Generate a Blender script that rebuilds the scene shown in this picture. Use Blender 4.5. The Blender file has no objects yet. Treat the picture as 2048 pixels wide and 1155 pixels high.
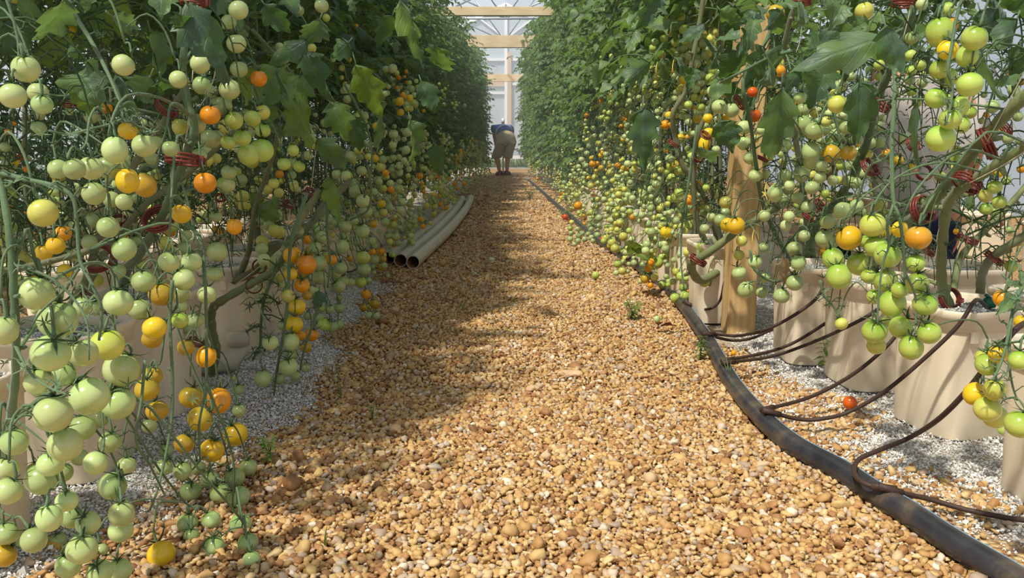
import bpy, bmesh, math, random
import numpy as np
from mathutils import Vector, Matrix, Euler, noise

random.seed(7)
rng = np.random.default_rng(7)
SC = bpy.context.scene
COL = SC.collection
PI = math.pi

# ------------------------------------------------------------------ camera
F = 1700.0
CAMZ = 0.62
PITCH = math.atan(287.5 / F)
YAW = math.atan(14.0 / F)
cam_d = bpy.data.cameras.new('camera')
cam = bpy.data.objects.new('camera', cam_d)
COL.objects.link(cam)
cam.location = (0, 0, CAMZ)
cam.rotation_euler = (PI / 2 - PITCH, 0, -YAW)
cam_d.sensor_width = 36
cam_d.lens = 36 * F / 2048
cam_d.clip_start = 0.02
cam_d.clip_end = 200
SC.camera = cam
RCAM = Euler((PI / 2 - PITCH, 0, -YAW)).to_matrix()
CAM = Vector((0, 0, CAMZ))


def ray(x, y):
    return RCAM @ Vector(((x - 1024) / F, (577.5 - y) / F, -1.0))


def P(x, y, d):
    """point seen at photo pixel (x, y) at distance d down the aisle"""
    v = ray(x, y)
    return CAM + v * (d / v.y)


def G(x, y, z=0.0):
    v = ray(x, y)
    return CAM + v * ((z - CAMZ) / v.z)


# ------------------------------------------------------------------ object helpers
def tag(o, label=None, cat=None, group=None, kind=None):
    if label: o['label'] = label
    if cat: o['category'] = cat
    if group: o['group'] = group
    if kind: o['kind'] = kind
    return o


def empty(name, loc=(0, 0, 0), rz=0):
    o = bpy.data.objects.new(name, None)
    o.empty_display_size = 0.05
    o.location = loc
    o.rotation_euler = (0, 0, rz)
    COL.objects.link(o)
    return o


def link(name, me, parent=None, loc=(0, 0, 0), rot=(0, 0, 0), sc=(1, 1, 1)):
    o = bpy.data.objects.new(name, me)
    o.location = loc
    o.rotation_euler = rot
    o.scale = sc
    COL.objects.link(o)
    if parent: o.parent = parent
    return o


def np_mesh(name, V, quads=None, tris=None, mats=(), smooth=True, mi=None, cols=None, uv=None):
    """mesh from numpy arrays (fast)"""
    V = np.asarray(V, dtype=np.float32)
    me = bpy.data.meshes.new(name)
    nq = 0 if quads is None else len(quads)
    nt = 0 if tris is None else len(tris)
    me.vertices.add(len(V))
    me.vertices.foreach_set('co', V.ravel())
    loops = []
    if nq: loops.append(np.asarray(quads, dtype=np.int32).ravel())
    if nt: loops.append(np.asarray(tris, dtype=np.int32).ravel())
    loops = np.concatenate(loops)
    me.loops.add(len(loops))
    me.loops.foreach_set('vertex_index', loops)
    me.polygons.add(nq + nt)
    st = np.concatenate([np.arange(nq) * 4, nq * 4 + np.arange(nt) * 3]).astype(np.int32)
    me.polygons.foreach_set('loop_start', st)
    me.polygons.foreach_set('use_smooth', np.full(nq + nt, smooth, dtype=bool))
    if mi is not None:
        me.polygons.foreach_set('material_index', np.asarray(mi, dtype=np.int32))
    for m in mats: me.materials.append(m)
    if uv is not None:
        l = me.uv_layers.new(name='UVMap')
        l.data.foreach_set('uv', np.asarray(uv, dtype=np.float32)[loops].ravel())
    if cols is not None:
        a = me.color_attributes.new('tint', 'FLOAT_COLOR', 'POINT')
        c = np.ones((len(V), 4), dtype=np.float32)
        c[:, :3] = cols
        a.data.foreach_set('color', c.ravel())
    me.update(calc_edges=True)
    me.validate(clean_customdata=False)
    return me


class MB:
    """collects pieces of one mesh"""
    def __init__(s):
        s.V = []; s.Q = []; s.T = []; s.n = 0; s.U = []; s.mq = []; s.mt = []

    def add(s, V, quads=(), tris=(), uv=None, mi=0):
        V = np.asarray(V, dtype=float)
        if len(quads):
            s.Q.append(np.asarray(quads) + s.n); s.mq += [mi] * len(quads)
        if len(tris):
            s.T.append(np.asarray(tris) + s.n); s.mt += [mi] * len(tris)
        s.V.append(V); s.U.append(np.zeros((len(V), 2)) if uv is None else np.asarray(uv, dtype=float))
        s.n += len(V)

    def box(s, lo, hi, mi=0):
        x0, y0, z0 = lo; x1, y1, z1 = hi
        V = [(x0, y0, z0), (x1, y0, z0), (x1, y1, z0), (x0, y1, z0), (x0, y0, z1), (x1, y0, z1), (x1, y1, z1), (x0, y1, z1)]
        s.add(V, [(0, 3, 2, 1), (4, 5, 6, 7), (0, 1, 5, 4), (1, 2, 6, 5), (2, 3, 7, 6), (3, 0, 4, 7)], mi=mi)

    def beam(s, a, b, w, h, mi=0):
        """rectangular bar from a to b"""
        a = Vector(a); b = Vector(b); d = (b - a).normalized()
        up = Vector((0, 0, 1)) if abs(d.z) < .95 else Vector((0, 1, 0))
        x = d.cross(up).normalized(); u = x.cross(d)
        V = []
        for p in (a, b):
            for i, j in ((-1, -1), (1, -1), (1, 1), (-1, 1)):
                V.append(p + x * (i * w / 2) + u * (j * h / 2))
        s.add(V, [(0, 1, 2, 3)[::-1], (4, 5, 6, 7), (0, 1, 5, 4), (1, 2, 6, 5), (2, 3, 7, 6), (3, 0, 4, 7)], mi=mi)

    def tube(s, pts, rad, n=8, cap=True, mi=0):
        pts = [Vector(p) for p in pts]
        k = len(pts)
        if not hasattr(rad, '__len__'): rad = [rad] * k
        t0 = (pts[1] - pts[0]).normalized()
        up = Vector((0, 0, 1)) if abs(t0.z) < .9 else Vector((0, 1, 0))
        x = t0.cross(up).normalized()
        V = []; uv = []
        L = 0
        for i in range(k):
            t = (pts[min(i + 1, k - 1)] - pts[max(i - 1, 0)])
            t = t.normalized() if t.length > 1e-9 else t0
            x = (x - t * x.dot(t))
            x = x.normalized() if x.length > 1e-6 else t.orthogonal().normalized()
            y = t.cross(x)
            if i: L += (pts[i] - pts[i - 1]).length
            for j in range(n):
                a = 2 * PI * j / n
                V.append(pts[i] + (x * math.cos(a) + y * math.sin(a)) * rad[i]); uv.append((j / n, L))
        q = [(i * n + j, i * n + (j + 1) % n, (i + 1) * n + (j + 1) % n, (i + 1) * n + j) for i in range(k - 1) for j in range(n)]
        t_ = []
        if cap:
            c = len(V); V.append(pts[0]); uv.append((0, 0)); V.append(pts[-1]); uv.append((0, L))
            t_ = [(c, (j + 1) % n, j) for j in range(n)] + [(c + 1, (k - 1) * n + j, (k - 1) * n + (j + 1) % n) for j in range(n)]
        s.add(V, q, t_, uv, mi)

    def lathe(s, prof, n=24, center=(0, 0, 0), mi=0):
        V = []; k = len(prof)
        for r, z in prof:
            for j in range(n):
                a = 2 * PI * j / n
                V.append((center[0] + r * math.cos(a), center[1] + r * math.sin(a), center[2] + z))
        q = [(i * n + j, i * n + (j + 1) % n, (i + 1) * n + (j + 1) % n, (i + 1) * n + j) for i in range(k - 1) for j in range(n)]
        s.add(V, q, mi=mi)

    def arrays(s):
        V = np.concatenate(s.V); U = np.concatenate(s.U)
        Q = np.concatenate(s.Q) if s.Q else None
        T = np.concatenate(s.T) if s.T else None
        return V, Q, T, U

    def mesh(s, name, *mats, smooth=True):
        V, Q, T, U = s.arrays()
        return np_mesh(name, V, Q, T, mats, smooth, mi=s.mq + s.mt, uv=U)

    def build(s, name, mat, parent=None, smooth=True, loc=(0, 0, 0), rot=(0, 0, 0)):
        mats = mat if isinstance(mat, (list, tuple)) else [mat]
        return link(name, s.mesh(name, *mats, smooth=smooth), parent, loc, rot)


def curve(pts, sub=4):
    """catmull-rom through pts (lists of floats or vectors of any length)"""
    p = [np.array(q, dtype=float) for q in pts]
    if len(p) < 3:
        return [p[0] + (p[-1] - p[0]) * i / sub for i in range(sub + 1)]
    p = [2 * p[0] - p[1]] + p + [2 * p[-1] - p[-2]]
    out = []
    for i in range(1, len(p) - 2):
        for j in range(sub):
            t = j / sub
            a, b, c, d = p[i - 1], p[i], p[i + 1], p[i + 2]
            out.append(.5 * (2 * b + (c - a) * t + (2 * a - 5 * b + 4 * c - d) * t * t + (3 * b - a - 3 * c + d) * t ** 3))
    out.append(p[-2])
    return out


# ------------------------------------------------------------------ materials
class NT:
    def __init__(s, name):
        s.m = bpy.data.materials.new(name); s.m.use_nodes = True
        s.t = s.m.node_tree; s.t.nodes.clear()
        s.out = s.t.nodes.new('ShaderNodeOutputMaterial')

    def n(s, typ, ins=None, **props):
        nd = s.t.nodes.new('ShaderNode' + typ)
        for k, v in props.items(): setattr(nd, k, v)
        for k, v in (ins or {}).items():
            if isinstance(v, bpy.types.NodeSocket): s.t.links.new(v, nd.inputs[k])
            else: nd.inputs[k].default_value = v
        return nd

    def ramp(s, fac, stops, interp='LINEAR'):
        nd = s.n('ValToRGB', {'Fac': fac}); r = nd.color_ramp; r.interpolation = interp
        while len(r.elements) < len(stops): r.elements.new(.5)
        for e, (p, c) in zip(r.elements, stops):
            e.position = p; e.color = (*c, 1)
        return nd.outputs['Color']

    def mix(s, fac, a, b, blend='MIX'):
        nd = s.n('Mix', data_type='RGBA', blend_type=blend)
        for i, v in ((0, fac), (6, a), (7, b)):
            if isinstance(v, bpy.types.NodeSocket): s.t.links.new(v, nd.inputs[i])
            else: nd.inputs[i].default_value = v if i == 0 else (*v, 1)
        return nd.outputs[2]

    def noise(s, scale, detail=3, vec=None, rough=.5):
        nd = s.n('TexNoise', {'Scale': scale, 'Detail': detail, 'Roughness': rough})
        if vec is not None: s.t.links.new(vec, nd.inputs['Vector'])
        return nd.outputs['Fac']

    def bump(s, h, strength=.3, dist=.01):
        return s.n('Bump', {'Height': h, 'Strength': strength, 'Distance': dist}).outputs['Normal']

    def bsdf(s, color, rough=.5, spec=.5, normal=None, **kw):
        ins = {'Base Color': color if isinstance(color, bpy.types.NodeSocket) else (*color, 1), 'Roughness': rough, 'Specular IOR Level': spec}
        if normal is not None: ins['Normal'] = normal
        ins.update(kw)
        return s.n('BsdfPrincipled', ins).outputs[0]

    def done(s, sh):
        s.t.links.new(sh, s.out.inputs['Surface']); return s.m


def plain(name, c, rough=.5, spec=.5, var=.0, scale=30, bump=0, bscale=60, metallic=0):
    t = NT(name)
    co = t.n('TexCoord').outputs['Object']
    col = c
    if var:
        f = t.noise(scale, 4, co)
        col = t.mix(f, tuple(v * (1 - var) for v in c), tuple(min(1, v * (1 + var)) for v in c))
    nm = t.bump(t.noise(bscale, 4, co), bump, .004) if bump else None
    return t.done(t.bsdf(col, rough, spec, nm, Metallic=metallic))


def srgb(r, g, b):
    f = lambda v: (v / 255 / 12.92) if v <= 10 else ((v / 255 + .055) / 1.055) ** 2.4
    return (f(r), f(g), f(b))


M = {}
# fruit: (body, shoulder) colours by ripeness, and one pale green dulled for shade
FRUIT = {
    'p': (srgb(200, 213, 144), srgb(176, 198, 120)),
    'd': (srgb(178, 193, 128), srgb(148, 172, 98)),  # the pale green again, darker: shade put into the colour
    'g': (srgb(192, 208, 100), srgb(142, 178, 54)),
    'w': (srgb(212, 208, 104), srgb(186, 196, 78)),
    'y': (srgb(238, 200, 40), srgb(226, 186, 44)),
    'a': (srgb(206, 168, 44), srgb(176, 156, 52)),
    'm': (srgb(238, 176, 36), srgb(214, 176, 56)),
    'o': (srgb(242, 164, 26), srgb(230, 156, 32)),
    'r': (srgb(218, 92, 26), srgb(202, 92, 28)),
}


def fruit_mat(k, body, sh):
    t = NT('fruit_' + k)
    tc = t.n('TexCoord')
    z = t.n('SeparateXYZ', {'Vector': tc.outputs['Generated']}).outputs['Z']
    nz = t.noise(2.2, 3, tc.outputs['Generated'])
    zz = t.n('Math', {0: z, 1: t.n('Math', {0: nz, 1: .5}, operation='MULTIPLY').outputs[0]}, operation='ADD').outputs[0]
    f = t.n('MapRange', {'Value': zz, 'From Min': .75, 'From Max': 1.2}).outputs[0]
    col = t.mix(f, body, sh)
    rnd = t.n('ObjectInfo').outputs['Random']
    hsv = t.n('HueSaturation', {'Color': col, 'Value': t.n('MapRange', {'Value': rnd, 'To Min': .86, 'To Max': 1.08}).outputs[0],
                                'Hue': t.n('MapRange', {'Value': rnd, 'To Min': .49, 'To Max': .51}).outputs[0]}).outputs[0]
    sp = t.noise(26, 2, tc.outputs['Generated'])
    spots = t.n('MapRange', {'Value': sp, 'From Min': .62, 'From Max': .75}).outputs[0]
    hsv = t.mix(t.n('Math', {0: spots, 1: .25}, operation='MULTIPLY').outputs[0], hsv, tuple(min(1, c * 1.25 + .03) for c in body))
    return t.done(t.bsdf(hsv, .18, .6, **{'Subsurface Weight': .2, 'Subsurface Radius': (.6, .5, .3), 'Subsurface Scale': .012}))


for k, (b, s_) in FRUIT.items(): M['fruit_' + k] = fruit_mat(k, b, s_)


def tint_mat(name, rough=.3, spec=.5):
    t = NT(name)
    c = t.n('VertexColor', layer_name='tint').outputs['Color']
    return t.done(t.bsdf(c, rough, spec))


M['fruit_small'] = tint_mat('fruit_small', .22)


def leaf_mat(name, top, trans, dry=0):
    t = NT(name)
    uv = t.n('UVMap').outputs['UV']
    sx = t.n('SeparateXYZ', {'Vector': uv})
    u, v = sx.outputs['X'], sx.outputs['Y']
    au = t.n('Math', {0: u}, operation='ABSOLUTE').outputs[0]
    # side veins slanting to the tip
    s1 = t.n('Math', {0: v, 1: t.n('Math', {0: au, 1: .28}, operation='MULTIPLY').outputs[0]}, operation='SUBTRACT').outputs[0]
    s2 = t.n('Math', {0: s1, 1: 7.0}, operation='MULTIPLY').outputs[0]
    s3 = t.n('Math', {0: s2}, operation='FRACT').outputs[0]
    s4 = t.n('Math', {0: s3, 1: .5}, operation='SUBTRACT').outputs[0]
    s5 = t.n('Math', {0: s4}, operation='ABSOLUTE').outputs[0]
    vein = t.n('MapRange', {'Value': s5, 'From Min': .5, 'From Max': .40}).outputs[0]
    vein = t.n('Math', {0: 1.0, 1: vein}, operation='SUBTRACT').outputs[0]
    mid = t.n('MapRange', {'Value': au, 'From Min': .12, 'From Max': .03}).outputs[0]
    vv = t.n('Math', {0: vein, 1: mid}, operation='MAXIMUM').outputs[0]
    geo = t.n('NewGeometry')
    rnd = geo.outputs['Random Per Island']
    col = t.mix(rnd, tuple(c * .72 for c in top), tuple(c * 1.3 for c in top))
    nz = t.noise(22, 3, t.n('TexCoord').outputs['Object'])
    col = t.mix(t.n('MapRange', {'Value': nz, 'From Min': .35, 'From Max': .75}).outputs[0], col, tuple(c * .8 for c in trans))
    col = t.mix(t.n('Math', {0: vv, 1: .28}, operation='MULTIPLY').outputs[0], col, tuple(min(1, c * 2.2 + .02) for c in top))
    # pale undersides
    col = t.mix(t.n('Math', {0: geo.outputs['Backfacing'], 1: .4}, operation='MULTIPLY').outputs[0], col, (.13, .2, .1))
    hgt = t.n('Math', {0: t.n('Math', {0: vv, 1: -.6}, operation='MULTIPLY').outputs[0], 1: nz}, operation='ADD').outputs[0]
    nm = t.bump(hgt, .35, .004)
    a = t.bsdf(col, .48, .5, nm, **{'Sheen Weight': .3, 'Sheen Roughness': .45, 'Sheen Tint': (.8, .95, .85, 1)})
    tr = t.n('BsdfTranslucent', {'Color': t.mix(rnd, tuple(c * .75 for c in trans), tuple(min(1, c * 1.25) for c in trans)), 'Normal': nm}).outputs[0]
    mx = t.n('MixShader', {'Fac': .36})
    t.t.links.new(a, mx.inputs[1]); t.t.links.new(tr, mx.inputs[2])
    return t.done(mx.outputs[0])


M['leaf'] = leaf_mat('leaf_green', (.086, .146, .070), (.25, .42, .06))
M['leaf_dark'] = leaf_mat('leaf_blue_green', (.052, .092, .064), (.11, .24, .03))
M['leaf_lime'] = leaf_mat('leaf_lime', (.085, .15, .03), (.28, .42, .04))
M['leaf_grey'] = leaf_mat('leaf_grey_green', (.085, .135, .09), (.18, .32, .06))
M['leaf_dry'] = leaf_mat('leaf_dry', (.12, .075, .03), (.2, .12, .03))


def stem_mat(name, c, c2):
    t = NT(name)
    co = t.n('TexCoord').outputs['Object']
    f = t.noise(60, 4, co)
    g = t.noise(9, 2, co)
    col = t.mix(f, c, c2)
    col = t.mix(t.n('MapRange', {'Value': g, 'From Min': .5, 'From Max': .75}).outputs[0], col, tuple(v * .62 for v in c2))
    return t.done(t.bsdf(col, .6, .3, t.bump(t.noise(220, 3, co), .35, .002), **{'Sheen Weight': .25, 'Sheen Roughness': .4}))


M['stem'] = stem_mat('stem_green', (.092, .155, .070), (.145, .22, .105))
M['stem_pale'] = stem_mat('stem_pale', (.15, .19, .075), (.26, .28, .12))
M['stem_old'] = stem_mat('stem_old', (.13, .155, .07), (.21, .215, .11))
M['calyx'] = plain('calyx_green', (.055, .10, .035), .6, .3, .3, 80)
M['bud'] = plain('flower_bud', (.62, .62, .30), .6, .3, .2, 60)
M['flower'] = plain('flower_yellow', (.75, .58, .08), .6, .3, .2, 60)


def bucket_mat():
    t = NT('bucket_cream_plastic')
    tc = t.n('TexCoord')
    f = t.noise(5, 4, tc.outputs['Object'])
    col = t.mix(f, srgb(240, 221, 190), srgb(248, 233, 208))
    d = t.noise(38, 5, tc.outputs['Object'], .7)
    spot = t.n('MapRange', {'Value': d, 'From Min': .66, 'From Max': .74}).outputs[0]
    col = t.mix(t.n('Math', {0: spot, 1: .5}, operation='MULTIPLY').outputs[0], col, srgb(160, 126, 86))
    return t.done(t.bsdf(col, .42, .4, t.bump(t.noise(14, 2, tc.outputs['Object']), .06, .01), **{'Subsurface Weight': .12, 'Subsurface Radius': (1, .7, .4), 'Subsurface Scale': .006}))


M['bucket'] = bucket_mat()


def gravel_pebble_mat():
    t = NT('pea_gravel')
    r = t.n('NewGeometry').outputs['Random Per Island']
    co = t.n('TexCoord').outputs['Object']
    col = t.ramp(r, [(0, srgb(122, 88, 58)), (.14, srgb(164, 118, 74)), (.3, srgb(195, 156, 97)), (.48, srgb(209, 178, 118)), (.6, srgb(174, 127, 78)),
                     (.72, srgb(222, 194, 140)), (.84, srgb(198, 172, 138)), (.92, srgb(166, 148, 130)), (1, srgb(238, 224, 200))])
    nz = t.noise(160, 3, co)
    col = t.mix(t.n('MapRange', {'Value': nz, 'From Min': .3, 'From Max': .8, 'To Max': .35}).outputs[0], col, srgb(186, 132, 82))
    return t.done(t.bsdf(col, .62, .35, t.bump(nz, .25, .002)))


M['pebble'] = gravel_pebble_mat()


def perlite_mat(name='perlite', green=True):
    t = NT(name)
    r = t.n('NewGeometry').outputs['Random Per Island']
    col = t.ramp(r, [(0, srgb(176, 172, 164)), (.25, srgb(216, 213, 206)), (.7, srgb(238, 236, 232)), (.9, srgb(248, 248, 246)), (1, srgb(206, 178, 140))])
    return t.done(t.bsdf(col, .8, .2))


M['perlite'] = perlite_mat()


def fill_mat():
    t = NT('perlite_bed')
    co = t.n('TexCoord').outputs['Object']
    v = t.n('TexVoronoi', {'Vector': co, 'Scale': 170.0})
    col = t.ramp(t.n('SeparateColor', {'Color': v.outputs['Color']}).outputs[0], [(0, srgb(120, 118, 108)), (.4, srgb(176, 176, 166)), (.8, srgb(220, 220, 212)), (1, srgb(150, 160, 140))])
    g = t.noise(11, 3, co)
    col = t.mix(t.n('MapRange', {'Value': g, 'From Min': .55, 'From Max': .75, 'To Max': .6}).outputs[0], col, srgb(92, 116, 84))
    h = t.n('Math', {0: 1.0, 1: v.outputs['Distance']}, operation='SUBTRACT').outputs[0]
    return t.done(t.bsdf(col, .85, .2, t.bump(h, .9, .006)))


M['fill'] = fill_mat()


def floor_mat():
    t = NT('gravel_floor')
    co = t.n('TexCoord').outputs['Object']
    v = t.n('TexVoronoi', {'Vector': co, 'Scale': 85.0})
    r = t.n('SeparateColor', {'Color': v.outputs['Color']}).outputs[0]
    col = t.ramp(r, [(0, srgb(140, 98, 64)), (.2, srgb(186, 140, 84)), (.45, srgb(212, 174, 110)), (.65, srgb(196, 146, 90)), (.85, srgb(226, 198, 142)), (1, srgb(196, 170, 140))])
    edge = t.n('MapRange', {'Value': v.outputs['Distance'], 'From Min': .35, 'From Max': .75}).outputs[0]
    col = t.mix(t.n('Math', {0: edge, 1: .65}, operation='MULTIPLY').outputs[0], col, srgb(112, 82, 56))
    # white perlite washed along the rows
    x = t.n('SeparateXYZ', {'Vector': co}).outputs['X']
    wob = t.noise(3.0, 4, co)
    wx = t.n('Math', {0: t.n('Math', {0: wob, 1: .5}, operation='SUBTRACT').outputs[0], 1: .55}, operation='MULTIPLY').outputs[0]
    xs = t.n('Math', {0: x, 1: .06}, operation='SUBTRACT').outputs[0]
    ax = t.n('Math', {0: t.n('Math', {0: xs}, operation='ABSOLUTE').outputs[0], 1: wx}, operation='ADD').outputs[0]
    m1 = t.n('MapRange', {'Value': ax, 'From Min': .62, 'From Max': .74}).outputs[0]
    m2 = t.n('MapRange', {'Value': ax, 'From Min': 1.7, 'From Max': 1.5}).outputs[0]
    mm = t.n('Math', {0: m1, 1: m2}, operation='MULTIPLY').outputs[0]
    v2 = t.n('TexVoronoi', {'Vector': co, 'Scale': 230.0})
    pc = t.ramp(t.n('SeparateColor', {'Color': v2.outputs['Color']}).outputs[0], [(0, srgb(140, 126, 108)), (.4, srgb(186, 180, 168)), (.8, srgb(226, 224, 216)), (1, srgb(180, 140, 96))])
    col = t.mix(t.n('Math', {0: mm, 1: .85}, operation='MULTIPLY').outputs[0], col, pc)
    h = t.n('Math', {0: 1.0, 1: v.outputs['Distance']}, operation='SUBTRACT').outputs[0]
    return t.done(t.bsdf(col, .75, .25, t.bump(h, .9, .012)))


M['floor'] = floor_mat()


def wood_mat(name, a, b, c, stretch):
    t = NT(name)
    co = t.n('TexCoord').outputs['Object']
    mp = t.n('Mapping', {'Vector': co, 'Scale': stretch}).outputs[0]
    f = t.noise(14, 6, mp, .65)
    w = t.n('TexWave', {'Vector': mp, 'Scale': 9.0, 'Distortion': 5.0, 'Detail': 3.0}, wave_type='BANDS', bands_direction='X').outputs['Fac']
    col = t.mix(f, a, b)
    col = t.mix(t.n('Math', {0: w, 1: .4}, operation='MULTIPLY').outputs[0], col, c)
    return t.done(t.bsdf(col, .62, .3, t.bump(f, .15, .003)))


M['post'] = wood_mat('post_pine', srgb(208, 172, 116), srgb(224, 192, 138), srgb(184, 142, 88), (1.6, 1.6, .14))
M['beam'] = wood_mat('beam_pine', srgb(236, 208, 166), srgb(244, 222, 186), srgb(216, 180, 132), (.1, 1.4, 1.4))
M['ply'] = plain('end_wall_plywood', srgb(216, 198, 180), .7, .2, .08, 6)
M['clip'] = plain('clip_red_plastic', srgb(118, 48, 38), .38, .5, .25, 90)
M['hose'] = None


def hose_mat():
    t = NT('hose_black_dusty')
    co = t.n('TexCoord').outputs['Object']
    f = t.noise(16, 5, co, .65)
    col = t.ramp(f, [(.3, srgb(40, 40, 44)), (.52, srgb(60, 58, 62)), (.66, srgb(92, 80, 66)), (.85, srgb(140, 120, 92))])
    return t.done(t.bsdf(col, .36, .5, t.bump(f, .1, .003)))


M['hose'] = hose_mat()
M['hose_stripe'] = plain('hose_blue_stripe', srgb(120, 160, 190), .4, .5)
M['tube'] = plain('drip_tube_brown', srgb(70, 52, 44), .55, .3, .35, 50, .2, 120)
M['pvc'] = plain('pvc_weathered', srgb(206, 196, 174), .5, .4, .18, 9)
M['pvc_in'] = plain('pvc_inside_rusty', srgb(200, 140, 90), .8, .2, .3, 12)
M['pvc_white'] = plain('pvc_white', srgb(236, 236, 232), .4, .4)
M['string'] = plain('white_twine', srgb(206, 198, 176), .8, .2, .15, 200)
M['green_plastic'] = plain('emitter_green', srgb(20, 96, 70), .35, .5)
M['stone'] = plain('stone_tan', srgb(206, 172, 132), .7, .3, .2, 40, .3, 90)
M['frame'] = plain('frame_white_metal', srgb(240, 243, 248), .45, .4)
M['steel'] = plain('truss_galvanised', srgb(176, 184, 192), .4, .5, metallic=.5)
M['lawn_grass'] = leaf_mat('lawn_grass', (.22, .27, .14), (.3, .38, .16))
M['weed'] = leaf_mat('weed_green', (.12, .22, .05), (.3, .5, .06))
M['lawn'] = plain('lawn_outside', (.20, .27, .13), .9, .1, .35, 3)


def film_mat(name, tint, fac, refl=.04, dif=.3):
    t = NT(name)
    tp = t.n('BsdfTransparent', {'Color': (*tint, 1)}).outputs[0]
    tl = t.n('BsdfTranslucent', {'Color': (.9, .93, .95, 1)}).outputs[0]
    df = t.n('BsdfDiffuse', {'Color': (.8, .84, .88, 1)}).outputs[0]
    m0 = t.n('MixShader', {'Fac': dif}); t.t.links.new(tl, m0.inputs[1]); t.t.links.new(df, m0.inputs[2])
    m1 = t.n('MixShader', {'Fac': fac}); t.t.links.new(tp, m1.inputs[1]); t.t.links.new(m0.outputs[0], m1.inputs[2])
    gl = t.n('BsdfGlossy', {'Color': (1, 1, 1, 1), 'Roughness': .15}).outputs[0]
    m2 = t.n('MixShader', {'Fac': refl}); t.t.links.new(m1.outputs[0], m2.inputs[1]); t.t.links.new(gl, m2.inputs[2])
    return t.done(m2.outputs[0])


M['roof_film'] = film_mat('roof_film', (1, 1, 1), .12)
M['end_film'] = film_mat('end_film', (.97, .98, 1.0), .55, .04, .65)
M['side_film'] = film_mat('side_film', (.95, .98, 1.0), .6)
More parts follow.
